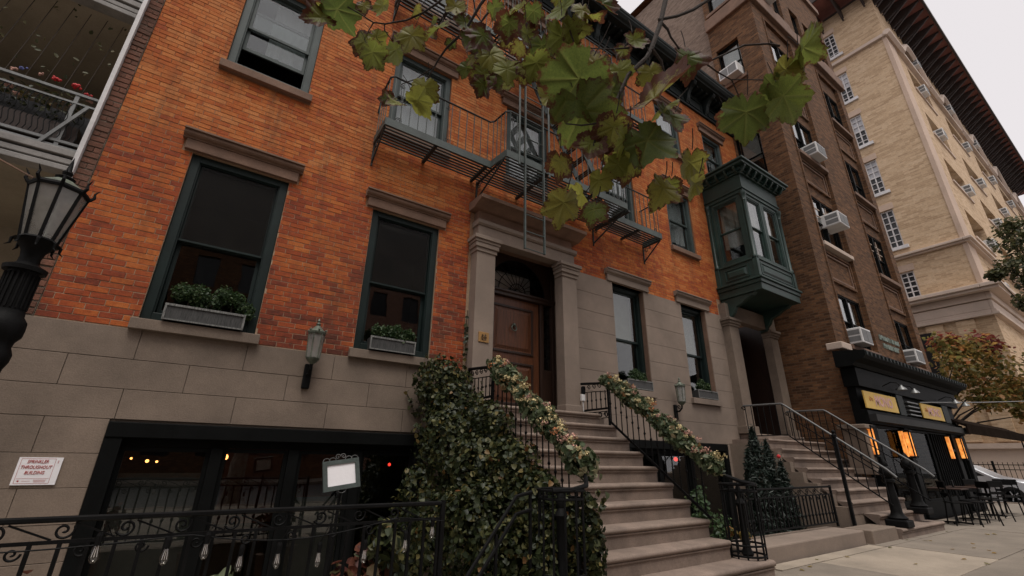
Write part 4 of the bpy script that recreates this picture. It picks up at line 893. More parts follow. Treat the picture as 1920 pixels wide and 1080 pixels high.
# ================================================================== houses across the street (seen only in the panes; heights raised to block low sky)
for i, (x0, x1, h, mt_) in enumerate(((-26, -14, 18.5, 'street_brick'), (-13.9, -3, 17.5, 'pale_facade'), (-2.9, 7.5, 18.5, 'brown_brick'), (7.6, 17, 17.0, 'street_brick'), (17.1, 24, 20, 'pale_facade'))):
    o = thing('opposite_house', ['plain red brick rowhouse', 'cream rowhouse', 'dark brown rowhouse', 'low red brick rowhouse', 'tall cream corner house'][i]+' on the far side of the street', 'house', ((x0+x1)/2, -18, 0), 'rowhouses across the street')
    hs = [(x0+.9+2.3*a, x0+2.0+2.3*a, 1.2+3.1*b, 3.0+3.1*b) for a in range(int((x1-x0-1)/2.3)) for b in range(6) if 3.0+3.1*b < h-.8]
    w = wall_holes(MB(), x0, x1, 0, h, -18, hs, .2, sign=-1); w.quad((x0, -18, h), (x1, -18, h), (x1, -27, h), (x0, -27, h)); w.quad((x0, -27, 0), (x0, -18, 0), (x0, -18, h), (x0, -27, h)); w.quad((x1, -18, 0), (x1, -27, 0), (x1, -27, h), (x1, -18, h))
    w.build('wall', mt_, o)
    MB().box(x0, x1, -18.0, -17.5, h-.5, h+.15).build('cornice', 'cornice_paint', o)
    for q in hs: MB().box(q[0], q[1], -18.2, -18.15, q[2], q[3]).build('window', 'car_dark', o)
struct(MB().box(-40, 24.4, -17.9, -14, -.4, 0).build('opposite_pavement', 'pavement_dark'))
# ================================================================== brown corner building
bb = thing('corner_building', 'dark brown brick apartment building with recessed window bays above a black shopfront', 'building', (16.6, 6.5, 0))
BY, BX0, BX1 = 4.5, 13.0, 20.3
rows = [(4.15, 5.70), (7.2, 8.92), (10.4, 12.07), (13.75, 15.5), (17.25, 18.95)]
bays = [(13.84, 15.62), (17.92, 19.62)]
bayrec = [(13.70, 15.80, 3.95, 16.2), (17.78, 19.80, 3.95, 16.2)]
w = wall_holes(MB(), BX0, BX1, 3.2, 16.5, BY, bayrec, .09)
w = wall_holes(w, BX0, BX1, 17.05, 21.2, BY, [(a, b, 17.3, 19.0) for a, b in ((13.7, 14.6), (15.1, 15.9), (16.7, 17.5), (17.9, 18.6), (19.0, 19.8))], .15)
for bxr in bayrec: wall_holes(w, bxr[0], bxr[1], bxr[2], bxr[3], BY+.09, [(a, b, c, d) for a, b in bays if bxr[0] < a < bxr[1] for c, d in rows[:4]], .2)
sw = [(5.16, 5.97, 13.65, 15.4), (5.16, 5.97, 9.6, 11.4), (5.16, 5.97, 17.3, 19.1)]
wall_holes(w, BY, 6.14, -.2, 21.2, BX0, sw, .18, axis='x')
w.quad((BX1, BY, 0), (BX1, 26, 0), (BX1, 26, 21.2), (BX1, BY, 21.2)); w.quad((BX0, BY, 21.2), (BX1, BY, 21.2), (BX1, 26, 21.2), (BX0, 26, 21.2))
w.build('wall', 'brown_brick', bb)
MB().box(BX0+.14, BX0+.3, 6.141, 9.6, 10.5, 20.9).build('flank_wall', 'pale_brown_brick', bb); MB().box(BX0+.10, BX0+.32, 9.6, 9.85, 10.5, 20.7).build('flank_coping', 'brownstone', bb)
MB().box(BX0-.12, BX1+.12, BY-.14, BY+.1, 16.5, 17.04).build('string_course', 'brownstone', bb, bevel=.03); MB().box(BX0-.12, BX0+.1, BY+.101, 6.16, 16.5, 17.04).build('string_course', 'brownstone', bb, bevel=.03)
MB().box(BX0-.05, BX1+.1, BY-.1, BY+.2, 21.2, 21.5).build('coping', 'brownstone', bb)
# ribs beside the bays and sunk panels between storeys
for a, b, c, d in bayrec:
    for xx in (a-.02, b-.12): 
        MB().box(xx, xx+.06, BY-.035, BY+.09, c, d).build('rib', 'brown_brick', bb); MB().box(xx+.085, xx+.13, BY-.015, BY+.09, c, d).build('rib', 'brown_brick', bb)
    for z0_, z1_ in ((6.02, 6.98), (9.3, 10.2), (12.45, 13.4)):
        frame_mb(a+.2, b-.2, z0_, z1_, .07, BY+.03, BY+.089).build('sunk_panel_frame', 'brown_brick', bb); frame_mb(a+.3, b-.3, z0_+.1, z1_-.1, .05, BY+.055, BY+.089).build('sunk_panel_frame', 'brownstone', bb)
def bwin(x0, x1, z0, z1, y, par, shade, side=None, sillm='brownstone', pair=True, frame='black_paint', grid=False):
    T = (lambda m: m) if side is None else (lambda m: setattr(m, 'v', [(side+(v[1]-y), v[0], v[2]) for v in m.v]) or m)
    wn_ = T(frame_mb(x0, x1, z0, z1, .05, y, y+.08)).build('window', frame, par); n = 2 if pair else 1; sp = (x1-x0-.1)/n
    for i in range(n):
        a = x0+.05+sp*i; b = a+sp
        if i: T(bx(a-.04, a+.04, y-.01, y+.08, z0+.05, z1-.05)).build('mullion', frame, wn_)
        zm = (z0+z1)/2
        T(frame_mb(a+.042, b-.042, zm-.02, z1-.052, .035, y+.03, y+.06)).build('sash', frame, wn_); T(frame_mb(a+.042, b-.042, z0+.052, zm+.02, .035, y+.062, y+.09)).build('sash', frame, wn_)
        T(bx(a+.07, b-.07, y+.043, y+.047, zm, z1-.085)).build('pane', 'glass', wn_); T(bx(a+.07, b-.07, y+.074, y+.078, z0+.085, zm)).build('pane', 'glass', wn_)
        if grid:
            m = MB(); c = (a+b)/2; m.box(c-.012, c+.012, y+.03, y+.05, zm, z1-.08)
            for q in (.33, .66): zz = zm+(z1-.08-zm)*q; m.box(a+.07, b-.07, y+.03, y+.05, zz-.012, zz+.012)
            T(m).build('muntin', 'light_stone', wn_)
        if shade and (shade != 2 or i): T(bx(a+.05, b-.05, y+.14, y+.145, zm-.1 if shade == 1 else z0+.4, z1-.05)).build('blind', 'white_paint', wn_)
    T(bx(x0-.3, x1+.3, y+.9, y+.92, z0-.2, z1+.2)).build('interior', 'room_dark', wn_)
    T(bx(x0-.08, x1+.08, y-.19, y+.02, z0-.13, z0-.002)).build('sill', sillm, wn_, bevel=.01)
for j, (z0_, z1_) in enumerate(rows[:4]):
    for i, (a, b) in enumerate(bays): bwin(a, b, z0_, z1_, BY+.11, bb, [2, 0, 2, 1][j] if i == 0 else [1, 0, 2, 1][j], sillm='light_stone' if (i == 0 and j == 1) else 'brownstone', grid=(j == 1))
for a, b in ((13.7, 14.6), (15.1, 15.9), (16.7, 17.5), (17.9, 18.6), (19.0, 19.8)): bwin(a, b, 17.3, 19.0, BY+.1, bb, 1, pair=False)
for a, b, c, d in sw: bwin(a, b, c, d, 0.0+.12, bb, 1, side=BX0+.12, pair=False)
MB().box(BX0-.04, BX0+.55, BY-.12, BY+.25, 3.92, 4.1).build('corner_stone', 'light_stone', bb, bevel=.02)
# ---- shopfront
SY = 4.2
sh = MB().box(BX0-.25, BX1+.15, SY-.02, BY-.002, 2.95, 3.38).build('shop_fascia', 'black_paint', bb)
MB().prism([(BY-.002, 3.4), (SY-.05, 3.4), (SY-.12, 3.48), (SY-.3, 3.54), (SY-.36, 3.6), (SY-.36, 3.72), (BY-.002, 3.8)], 'x', BX0-.45, BX1+.3).build('shop_cornice', 'black_paint', bb)
x = BX0-.4
while x < BX1+.25: MB().box(x, x+.07, SY-.385, SY-.361, 3.615, 3.70).build('cornice_boss', 'cornice_paint', sh); x += .24
MB().box(BX0-.1, BX1, SY, BY-.003, 2.10, 2.40).build('awning_box', 'black_paint', bb); MB().box(BX0-.1, BX1, SY-.15, SY-.001, 2.14, 2.30).build('awning_roll', 'rubber', bb)
MB().box(BX0+1.9, BX0+1.95, SY+.05, BY-.004, 2.4, 2.95).build('transom_post', 'black_paint', bb)
MB().box(BX0-.1, BX1, SY+.12, BY-.004, 2.401, 2.949).build('transom_back', 'black_paint', bb)
for a, b in ((15.05, 15.5), (18.75, 19.3)): MB().box(a, b, SY-.01, SY+.12, 2.41, 2.94).build('pier_block', 'cornice_paint', bb, bevel=.015)
lv = [MB().box(15.75, 16.6, SY-.02, SY+.1, 2.46+.11*i, 2.49+.11*i).build('louvre', 'steel', bb) for i in range(4)]
for xx, ww in ((13.0, .25), (15.05, .3), (18.9, .35), (19.95, .3)): MB().box(xx, xx+ww, SY+.02, BY-.005, 0, 2.099).build('shop_post', 'black_paint', bb, bevel=.02)
for a, b in ((13.25, 15.05), (15.4, 17.1), (17.1, 18.9), (19.25, 19.95)):
    frame_mb(a+.01, b-.01, .35, 2.09, .06, SY+.1, SY+.18).build('shop_sash', 'black_paint', bb); MB().box(a+.06, b-.06, SY+.13, SY+.136, .41, 2.03).build('shop_pane', 'shop_glass', bb); MB().box(a+.01, b-.01, SY+.08, SY+.2, .0, .349).build('stall_riser', 'black_paint', bb)
for i in range(9): MB().box(17.2+.19*i, 17.225+.19*i, SY+.06, SY+.1, .45, 2.05).build('shop_glazing_bar', 'black_paint', bb)
MB().box(13.05, 20.2, 7.2, 7.25, -.1, 3.2).build('shop_interior', 'room_dark', bb); MB().box(13.05, 20.2, BY, 7.2, 3.19, 3.2).build('shop_ceiling', 'room_dark', bb); MB().box(13.05, 20.2, BY-.1, 7.2, -.1, -.01).build('shop_floor', 'wood_dark', bb)
for xx, yy in ((14.1, 3.95), (15.0, 3.95), (18.4, 3.95), (19.4, 3.95)):    # goose-neck sign lamps
    m = MB().tube([(xx, SY-.05, 3.05), (xx, SY-.25, 3.13), (xx, SY-.36, 3.10), (xx, SY-.42, 3.0)], .012, 6); g_ = m.build('sign_lamp', 'iron', bb); MB().lathe([(.10, 0), (.08, .04), (.03, .09), (.02, .12)], (xx, SY-.43, 2.92), 10).build('lamp_shade', 'steel', g_, smooth=True)
def textmesh(body, size, mat, parent, mw, name='lettering', bold=0.0, shear=0.0, align='CENTER', sx=1.0):
    cu_ = bpy.data.curves.new(name, 'FONT'); cu_.body = body; cu_.size = size; cu_.extrude = .002; cu_.offset = bold; cu_.shear = shear; cu_.align_x = align; cu_.align_y = 'CENTER'; cu_.resolution_u = 3
    o = bpy.data.objects.new(name, cu_); col.objects.link(o); dg = bpy.context.evaluated_depsgraph_get(); me = bpy.data.meshes.new_from_object(o.evaluated_get(dg)); bpy.data.objects.remove(o)
    me.transform(mw @ Matrix.Diagonal((sx, 1, 1, 1))); me.materials.clear(); me.materials.append(MATS[mat]); ob_ = link(name, me, None, parent); return ob_
def wallM(x, y, z): return Matrix.Translation((x, y, z)) @ Matrix.Rotation(R(90), 4, 'X')
for i, (a, b) in enumerate(((12.84, 14.85), (16.72, 18.55))):
    s = thing('shop_sign', ['yellow shop sign with lilac block lettering at the shopfront corner', 'yellow shop sign with lilac block lettering beside the louvre, farther along the shopfront'][i], 'sign', ((a+b)/2, SY, 2.44), 'yellow shop signs')
    MB().box(a, b, SY-.035, SY-.003, 2.44, 2.84).build('board', 'sign_yellow', s, bevel=.004); textmesh('MONO', .33, 'sign_rose', s, wallM((a+b)/2+.12, SY-.037, 2.64), bold=.012, sx=1.05)
    sq = MB().spiral((a+.30, SY-.038, 2.66), .07, 1.3, .006); sq.spiral((a+.42, SY-.038, 2.67), .05, 1.2, .005, sgn=-1); sq.build('script', 'flower_rust', s)
gs = thing('wall_lettering', 'two small rows of verdigris letters fixed to the brown brick between upper windows', 'lettering', (16.8, BY, 4.3))
for r_, (a, b, z) in enumerate(((16.15, 17.6, 4.66), (16.3, 17.55, 4.42))):
    x = a
    while x < b:
        ww = random.uniform(.06, .11); m = MB().box(x, x+.025, BY-.03, BY-.002, z, z+.15); m.box(x+.025, x+ww, BY-.03, BY-.002, z+random.choice((0, .06, .12)), z+.15 if random.random() < .5 else z+.09+.03); m.build('letter', 'verdigris', gs); x += ww+.035
def shop_lantern(x, z, label):
    t = thing('shop_lantern', label, 'lantern', (x, SY-.03, z), 'lit amber lanterns on the shopfront'); y0, y1 = SY-.10, SY+.04; a, b = x-.09, x+.09; h = .60
    MB().box(a+.015, b-.015, y0+.015, y1-.015, z+.02, z+h-.02).build('glowing_panel', 'lantern_panel', t)
    m = MB()
    for xx in (a, b-.025):
        for yy in (y0, y1-.025): m.box(xx, xx+.025, yy, yy+.025, z, z+h)
    m.build('frame', 'iron', t); MB().box(a-.02, b+.02, y0-.02, y1+.02, z+h, z+h+.035).build('cap', 'iron', t); MB().box(a-.01, b+.01, y0-.01, y1+.01, z-.03, z).build('base', 'iron', t); MB().box(x-.03, x+.03, y1, SY+.1, z+.25, z+.35).build('bracket', 'iron', t)
for x_, l_ in ((12.60, 'lit amber box lantern at the building corner nearest the small stoop'), (14.96, 'lit amber box lantern on the middle post of the shopfront'), (19.3, 'lit amber box lantern on the far post of the shopfront')): shop_lantern(x_, 1.40, l_)
for x_, l_ in ((14.70, 'narrow amber glow imitating a lantern reflection by the middle shop post'), (18.40, 'narrow amber glow imitating a lantern reflection by the far shop post')):  # added glowing boxes standing in for lantern reflections in the shop glass
    t = thing('shop_lantern', l_, 'lantern', (x_, 4.2, 1.4), 'lit amber lanterns on the shopfront'); MB().box(x_-.045, x_+.045, 4.18, 4.25, 1.40, 2.0).build('glowing_panel', 'lantern_panel', t); MB().box(x_-.07, x_+.07, 4.16, 4.27, 2.0, 2.03).build('cap', 'iron', t); MB().box(x_+.07, x_+.36, 4.2, 4.24, 1.6, 1.66).build('bracket', 'iron', t)
aw = thing('awning', 'dark folding-arm awning projecting past the end of the shopfront', 'awning', (21, 3.9, 2.2))
MB().prism([(3.98, 2.42), (3.98, 2.34), (4.45, 2.60), (4.45, 2.68)], 'x', 19.6, 27.5).build('cover', 'awning_cloth', aw); MB().box(19.6, 27.5, 3.94, 3.98, 2.14, 2.43).build('valance', 'awning_cloth', aw); MB().bar((20.3, 4.4, 2.55), (24, 4.1, 2.4), .04).build('arm', 'steel', aw); MB().bar((27.3, 4.05, -.1), (27.3, 4.05, 2.4), .04).build('post', 'iron', aw)
cb = thing('overhead_cable', 'thin pale cable stretched from the shopfront across the avenue', 'cable', (16.1, 4, 2.79)); MB().tube([(16.06, 4.0, 2.79), (23, 4, 3.33), (31, 4.0, 4.0), (37, 4, 4.5)], .016, 5).build('wire', 'steel', cb)
# ---- window air conditioners
ac = thing('air_conditioner', 'x', 'air conditioner', (0, 0, 0), 'window air conditioners on the brown building', local=True)
MB().box(-.33, .33, -.42, .1, 0, .42).build('case', 'ac_white', ac, bevel=.02)
for i in range(2): MB().box(-.29+.30*i, -.01+.30*i, -.426, -.42, .05, .37).build('grille', 'ac_grille', ac)
for i in range(2): MB().box(-.336, -.33, -.38, -.05, .06+.17*i, .19+.17*i).build('side_vent', 'ac_grille', ac)
aclist = [(14.95, BY+.1, 7.95, 'white air conditioner jutting from a many-paned window above the oriel roof line'), (14.75, BY+.1, 10.42, 'white air conditioner on the sill above the sunk brick panel'), (14.15, BY+.1, 4.16, 'white air conditioner on the sill right above the shop cornice corner'), (18.2, BY+.1, 4.16, 'white air conditioner on the sill beside the verdigris letters')]
for i, (x_, y_, z_, l_) in enumerate(aclist):
    if i == 0: ac.location = (x_, y_, z_); ac['label'] = l_
    else: copy_tree(ac, (x_, y_, z_), 0, l_)
copy_tree(ac, (BX0+.05, 5.55, 13.68), R(-90), 'white air conditioner in the side window above the house cornice'); copy_tree(ac, (14.2, BY+.1, 17.32), 0, 'white air conditioner in a top storey window above the string course')
# ================================================================== beige building across the avenue
bg = thing('beige_tower', 'tall beige brick apartment building with deep red-raftered eaves across the avenue', 'building', (52, 14, 0))
GX, GY, GX1, GY1 = 40.0, 5.04, 96.0, 16.0
fcols = [44.4+10.25*i for i in range(5)]; frows = [(17.0, 19.35), (21.9, 24.0), (26.4, 28.6), (31.2, 33.4), (35.4, 37.4)]
fh = [(c, c+5.5, a, b) for c in fcols for a, b in frows] + [(c, c+5.5, 12.6, 14.6) for c in fcols]
srows = [(11.98, 14.25), (16.2, 19.3), (20.85, 23.85), (25.4, 28.4), (30, 33), (35, 37.6)]
shl = [(8.10, 8.95, a, b) for a, b in srows]
w = wall_holes(MB(), GX, GX1, 2.3, 39.3, GY, fh, 1.1); wall_holes(w, GY, GY1, 2.3, 39.3, GX, shl, .35, axis='x'); w.build('wall', 'beige_brick', bg)
MB().box(GX-.25, GX1, GY-.25, GY1, 0, 2.2).build('base_course', 'light_stone', bg); MB().box(GX-.4, GX1, GY-.4, GY1, 2.202, 2.5).build('base_moulding', 'light_stone', bg)
for z0_, z1_, o in ((15.2, 15.32, .25), (15.322, 15.5, .4), (11.62, 11.8, .75), (11.802, 12.05, .9), (10.5, 11.1, .12), (10.1, 10.28, .3), (10.282, 10.48, .2), (11.15, 11.6, .22), (34.0, 34.3, .3)):
    MB().box(GX-o, GX1, GY-o, GY+.05, z0_, z1_).build('string_course', 'light_stone', bg, bevel=.03); MB().box(GX-o, GX+.05, GY+.051, GY1, z0_, z1_).build('string_course', 'light_stone', bg, bevel=.03)
# corner pier, plain
MB().box(GX-.06, GX+1.9, GY-.06, GY+.2, 12.06, 33.98).build('corner_pier', 'pale_facade', bg)
for yy in (6.0, 7.55): MB().box(GX-.14, GX+.02, yy, yy+.9, 2.6, 10.05).build('pilaster', 'beige_brick', bg)
MB().box(GX-.2, GX+.02, 8.2, 9.2, 6.0, 9.6).build('street_window', 'car_dark', bg)
for c in fcols:   # undulating string course arching over the top windows
    pts = [(c-4.75+10.25*i/20, GY-.22, 34.2+2.4*max(0, math.sin(math.pi*((i/20)*10.25-3.5)/6.7)) if 3.5 < (i/20)*10.25 < 10.2 else 34.2) for i in range(21)]
    MB().tube(pts, .26, 6).build('arched_moulding', 'light_stone', bg)
for (a, b, c, d) in fh:
    wn_ = MB().box(a, b, GY+1.0, GY+1.08, c, d).build('window', 'car_dark', bg); MB().box(a-.05, b+.05, GY-.1, GY+.9, c-.18, c-.002).build('sill', 'light_stone', wn_); MB().box((a+b)/2-.1, (a+b)/2+.1, GY+.9, GY+.99, c, d).build('mullion', 'light_stone', wn_)
for k, (a, b, c, d) in enumerate(shl):
    wn_ = MB().box(GX+.26, GX+.3, a, b, c, d).build('window', 'car_dark', bg)
    fr = frame_mb(a, b, c, d, .1, .1, .2); fr.v = [(GX+.05+v[1], v[0], v[2]) for v in fr.v]; fr.build('frame', 'white_paint', wn_)
    m = MB(); m.box(GX+.18, GX+.24, (a+b)/2-.04, (a+b)/2+.04, c, d)
    for q in range(1, 6): zz = c+(d-c)*q/6; t = .05 if q == 3 else .03; m.box(GX+.17, GX+.235, a, b, zz-t, zz+t)
    m.build('muntin', 'white_paint', wn_); MB().box(GX-.18, GX+.2, a-.25, b+.12, c-.25, c-.002).build('sill', 'white_paint', wn_); MB().box(GX-.03, GX+.2, a-.12, b+.12, d+.01, d+.5).build('lintel', 'pale_facade', wn_)
    if k in (2, 3, 4): MB().box(GX+.255, GX+.259, a+.1, b-.1, (c+d)/2, d).build('blind', 'curtain', wn_)
# eaves with rafters
EZ = 39.3
MB().box(GX-2.6, GX1, GY-2.3, GY+.1, EZ+.35, EZ+.5).build('eaves_soffit', 'roof_red', bg); MB().box(GX-2.6, GX+.1, GY+.101, GY1, EZ+.35, EZ+.5).build('eaves_soffit', 'roof_red', bg)
MB().box(GX-2.75, GX1, GY-2.45, GY-2.3, EZ+.15, EZ+.75).build('gutter', 'timber_dark', bg); MB().box(GX-2.75, GX-2.6, GY-2.3, GY1, EZ+.15, EZ+.75).build('gutter', 'timber_dark', bg)
x = GX-2
while x < 92:
    MB().prism([(GY, EZ+.34), (GY-2.2, EZ+.34), (GY-2.2, EZ+.22), (GY, EZ-1.0)], 'x', x, x+.16).build('rafter', 'timber_dark', bg); MB().bar((x+.08, GY-.1, EZ-1.3), (x+.08, GY-1.9, EZ+.1), .12).build('strut', 'timber_dark', bg); x += 1.35
y = GY+.4
while y < 15: MB().prism([(GX, EZ+.34), (GX-2.4, EZ+.34), (GX-2.4, EZ+.22), (GX, EZ-1.0)], 'y', y, y+.16).build('rafter', 'timber_dark', bg); MB().bar((GX-.1, y+.08, EZ-1.3), (GX-2, y+.08, EZ+.1), .12).build('strut', 'timber_dark', bg); y += 1.6
MB().box(GX, GX1, GY, GY1, EZ+.5, EZ+1.2).build('roof', 'timber_dark', bg)
facs = [(48.1, 38.0, 35.5), (46.3, 32.3, 31.3), (58.0, 37.8, 35.5), (67.5, 37.4, 35.5), (46.1, 26.1, 26.5), (59.2, 31.6, 31.3), (69.2, 31.7, 31.3), (58.1, 26.5, 26.5), (48.5, 22.1, 22), (78, 31.2, 31.3), (67.4, 26.4, 26.5), (57.9, 22, 22), (48.8, 17.6, 17.1), (45.8, 13.6, 12.7)]
a2 = None
def fac_label(x, z):
    return 'white air conditioner on the beige building, '+{35.5: 'top storey under the eaves', 31.3: 'storey with the arched moulding', 26.5: 'storey below the arched moulding', 22: 'third plain storey from the eaves', 17.1: 'storey above the string course', 12.7: 'storey below the string course'}[z]+', '+['first', 'second', 'third', 'fourth'][min(3, int((x-43)//10.25))]+' window bay'
for i, (x_, z_, s_) in enumerate(facs):
    if a2 is None:
        a2 = thing('air_conditioner', fac_label(x_, s_), 'air conditioner', (x_, GY, s_), 'air conditioners on the beige building', local=True)
        MB().box(-.5, .5, -.45, .9, 0, .75).build('case', 'ac_white', a2, bevel=.03)
        for k in range(2): MB().box(-.43+.44*k, -.03+.44*k, -.46, -.45, .1, .65).build('grille', 'ac_grille', a2)
        for k in range(2): MB().box(-.51, -.5, -.4, -.03, .1+.31*k, .33+.31*k).build('side_vent', 'ac_grille', a2)
    else: copy_tree(a2, (x_, GY, s_), 0, fac_label(x_, s_))
# iron fence before the beige building
ff = thing('avenue_fence', 'long black iron picket fence along the foot of the beige building', 'fence', (38, 10, 0)); MB().bar((38, 2, 1.3), (38, 22, 1.3), .04).build('top_rail', 'iron', ff); MB().bar((38, 2, 1.05), (38, 22, 1.05), .04).build('middle_rail', 'iron', ff); MB().bar((38, 2, .15), (38, 22, .15), .04).build('bottom_rail', 'iron', ff)
pm = MB().box(-.012, .012, -.012, .012, 0, 1.42).mesh('picket'); pm.materials.append(MATS['iron'])
for i in range(90): o = link('picket', pm, None, ff); o.location = (38, 2.1+.2*i, .02)
for yy in (4.5, 7.1, 9.7): MB().box(37.95, 38.05, yy-.05, yy+.05, 0, 1.5).build('post', 'iron', ff)
# ================================================================== building with balconies on the left
lb = thing('balcony_building', 'white-edged concrete building with planted recessed balconies beside the brick house', 'building', (-6, 7, 0))
w = MB(); w.quad((-12, 8.2, -1), (-1.72, 8.2, -1), (-1.72, 8.2, 13), (-12, 8.2, 13)); w.quad((-1.70, 6.0, -1), (-1.70, 8.2, -1), (-1.70, 8.2, 13), (-1.70, 6.0, 13)); w.build('back_wall', 'grey_concrete', lb)
for k, zf in enumerate((.95, 4.0, 6.28, 9.2)):
    MB().box(-12, -1.72, 6.12, 8.2, zf+.02, zf+.2).build('floor_slab', 'grey_concrete', lb)
    for a, b, o in ((0, .062, .03), (.088, .150, .015), (.178, .255, .03)): MB().box(-12, -1.70, 6.0-o, 6.13, zf+a, zf+b).build('slab_edge', 'slab_white', lb, bevel=.006)
    if k == 0: continue
    if k != 1 and k != 2: continue
    rz = zf+.26
    for zz, t in ((rz+.03, .03), (rz+.10, .03), (rz+.62, .022), (rz+.74, .03)): MB().bar((-12, 6.05, zz), (-1.70, 6.05, zz), t).build('rail', 'steel', lb)
    for xx in (-9.2, -6.8, -4.4, -3.1, -1.9): MB().bar((xx, 6.06, rz-.02), (xx, 6.06, rz+.74), .035).build('rail_post', 'steel', lb)
    for xx in np.arange(-4.3, -1.75, .045):    # wavy mesh panel
        MB().tube([(xx+.012*math.sin(j*1.5), 6.045, rz+.13+.48*j/9) for j in range(10)], .005, 4).build('mesh_wire', 'iron', lb)
    MB().box(-4.3, -1.8, 6.12, 6.34, rz+.14, rz+.36).build('planter_box', 'wood_dark', lb); MB().box(-4.3, -1.75, 6.36, 6.38, rz-.05, rz+.66).build('balcony_screen', 'car_dark', lb)
    MB().bar((-2.05, 6.03, rz-.05), (-1.78, 6.03, rz+.6), .03).build('brace', 'steel', lb)
for xx in np.arange(-3.6, -1.75, .155): MB().tube([(xx, 6.08, 4.98), (xx+.02, 6.16, 5.6), (xx+.04, 6.25, 6.3)], .0035, 4).build('plant_string', 'twig', lb)
MB().box(-1.695, -1.655, 5.93, 6.0, -1, 13).build('white_strip', 'white_paint', lb)
# pier of old bricks between the two houses
pw = MB().box(-1.653, -1.524, 5.995, 6.3, 2.43, 13).build('brick_pier', 'old_mortar', lb)
bm = {}
for v_ in range(6):
    m = MB(); ww, hh = (.118, .058); vs_, fs_ = brickverts(-ww/2, ww/2, -hh/2, hh/2, 0); vs_ = [(a+random.uniform(-.005, .005), b, c+random.uniform(-.005, .005)) for a, b, c in vs_]; bm[v_] = m.add(vs_, fs_).mesh('brick'); bm[v_].materials.append(MATS['old_brick'])
z = 2.47; r_ = 0
while z < 7.4:
    if r_ % 3 == 2:
        for xo in (-1.62, -1.557): o = link('brick', bm[random.randrange(6)], None, pw); o.location = (xo, 5.985+random.uniform(-.004, .004), z); o.scale = (.48, 1, 1)
    else: o = link('brick', bm[random.randrange(6)], None, pw); o.location = (-1.588+random.uniform(-.005, .005), 5.985+random.uniform(-.006, .006), z)
    z += .072; r_ += 1
# ================================================================== lamp post at the left
LX, LY = -1.008, 3.55
lp = thing('lamp_post', 'dark cast iron lamp post with octagonal frosted glass lantern and curled leaf finials', 'street lamp', (LX, LY, 0))
SC = .68
def lath(pr, nm, mat, n=16, a0=0.0, par=None): return MB().lathe([(r_*SC*(.78 if z_ < 2.35 else 1), z_) for r_, z_ in pr], (LX, LY, 0), n, a0).build(nm, mat, par or lp, smooth=True)
lath([(.30, 0), (.30, .12), (.22, .16), (.18, .3), (.13, .5), (.10, .9), (.10, 1.3), (.11, 1.42), (.10, 1.48), (.13, 1.56), (.14, 1.62), (.165, 1.66), (.17, 1.70), (.14, 1.74), (.15, 1.77), (.185, 1.80), (.19, 1.84), (.185, 1.88), (.145, 1.91), (.14, 1.94)], 'shaft', 'iron')
nk = lath([(.130, 1.94), (.128, 2.16), (.13, 2.17)], 'fluted_neck', 'iron', 12)
for i in range(20): q = 2*math.pi*i/20; MB().bar((LX+.104*SC*math.cos(q), LY+.104*SC*math.sin(q), 1.95), (LX+.104*SC*math.cos(q), LY+.104*SC*math.sin(q), 2.155), .008).build('flute', 'iron', nk)
lath([(.175, 2.17), (.18, 2.195), (.12, 2.21), (.09, 2.225), (.085, 2.26), (.10, 2.30), (.15, 2.345), (.155, 2.36)], 'collar', 'iron')
B0, B1, Z0, Z1 = .115*SC, .195*SC, 2.38, 2.70
for i in range(8):
    q0, q1 = 2*math.pi*(i+.3)/8, 2*math.pi*(i+1.3)/8; c0, s0, c1, s1 = math.cos(q0), math.sin(q0), math.cos(q1), math.sin(q1)
    MB().quad((LX+B0*c0, LY+B0*s0, Z0), (LX+B0*c1, LY+B0*s1, Z0), (LX+B1*c1, LY+B1*s1, Z1), (LX+B1*c0, LY+B1*s0, Z1)).build('pane', 'lantern_glass', lp)
    MB().bar((LX+B0*c0, LY+B0*s0, Z0-.01), (LX+B1*c0, LY+B1*s0, Z1+.01), .014).build('glazing_bar', 'iron', lp)
    MB().quad((LX+B1*c0, LY+B1*s0, Z1+.03), (LX+B1*c1, LY+B1*s1, Z1+.03), (LX+.035*c1, LY+.035*s1, Z1+.10), (LX+.035*c0, LY+.035*s0, Z1+.10)).build('roof_pane', 'old_bronze', lp)
    MB().tube([(LX+(B1+.006)*c0, LY+(B1+.006)*s0, Z1+.015), (LX+(B1+.024)*c0, LY+(B1+.024)*s0, Z1+.04), (LX+(B1+.02)*c0, LY+(B1+.02)*s0, Z1+.07), (LX+(B1+.038)*c0, LY+(B1+.038)*s0, Z1+.10)], [.011, .009, .006, .0015], 6).build('leaf_finial', 'iron', lp)
    MB().tube([(LX+(B0+.006)*c0, LY+(B0+.006)*s0, Z0-.01), (LX+(B0+.026)*c0, LY+(B0+.026)*s0, Z0-.025), (LX+(B0+.026)*c0, LY+(B0+.026)*s0, Z0-.055), (LX+(B0+.045)*c0, LY+(B0+.045)*s0, Z0-.07)], [.009, .009, .006, .0015], 6).build('drop_finial', 'iron', lp)
for zz, rr, hh in ((Z0-.018, B0+.008, .02), (Z1, B1+.008, .03)): MB().lathe([(rr, zz), (rr+.005, zz+hh/2), (rr, zz+hh)], (LX, LY, 0), 8, 2*math.pi*.3/8).build('rim', 'iron', lp)
lath([(.06, Z1+.09), (.075, Z1+.11), (.05, Z1+.12), (.03, Z1+.13), (.04, Z1+.15), (.022, Z1+.17), (.015, Z1+.21), (.001, Z1+.27)], 'spire', 'iron', 10)
MB().sphere((LX, LY, 2.54), .035, 8, 6).build('bulb', 'paper', lp, smooth=True)
MB().tube([(LX-.10, LY-.10, Z1+.02), (LX-.35, LY-.1, Z1+.12), (LX-.9, LY-.1, Z1+.3)], .006, 5).build('cord', 'brownstone', lp)
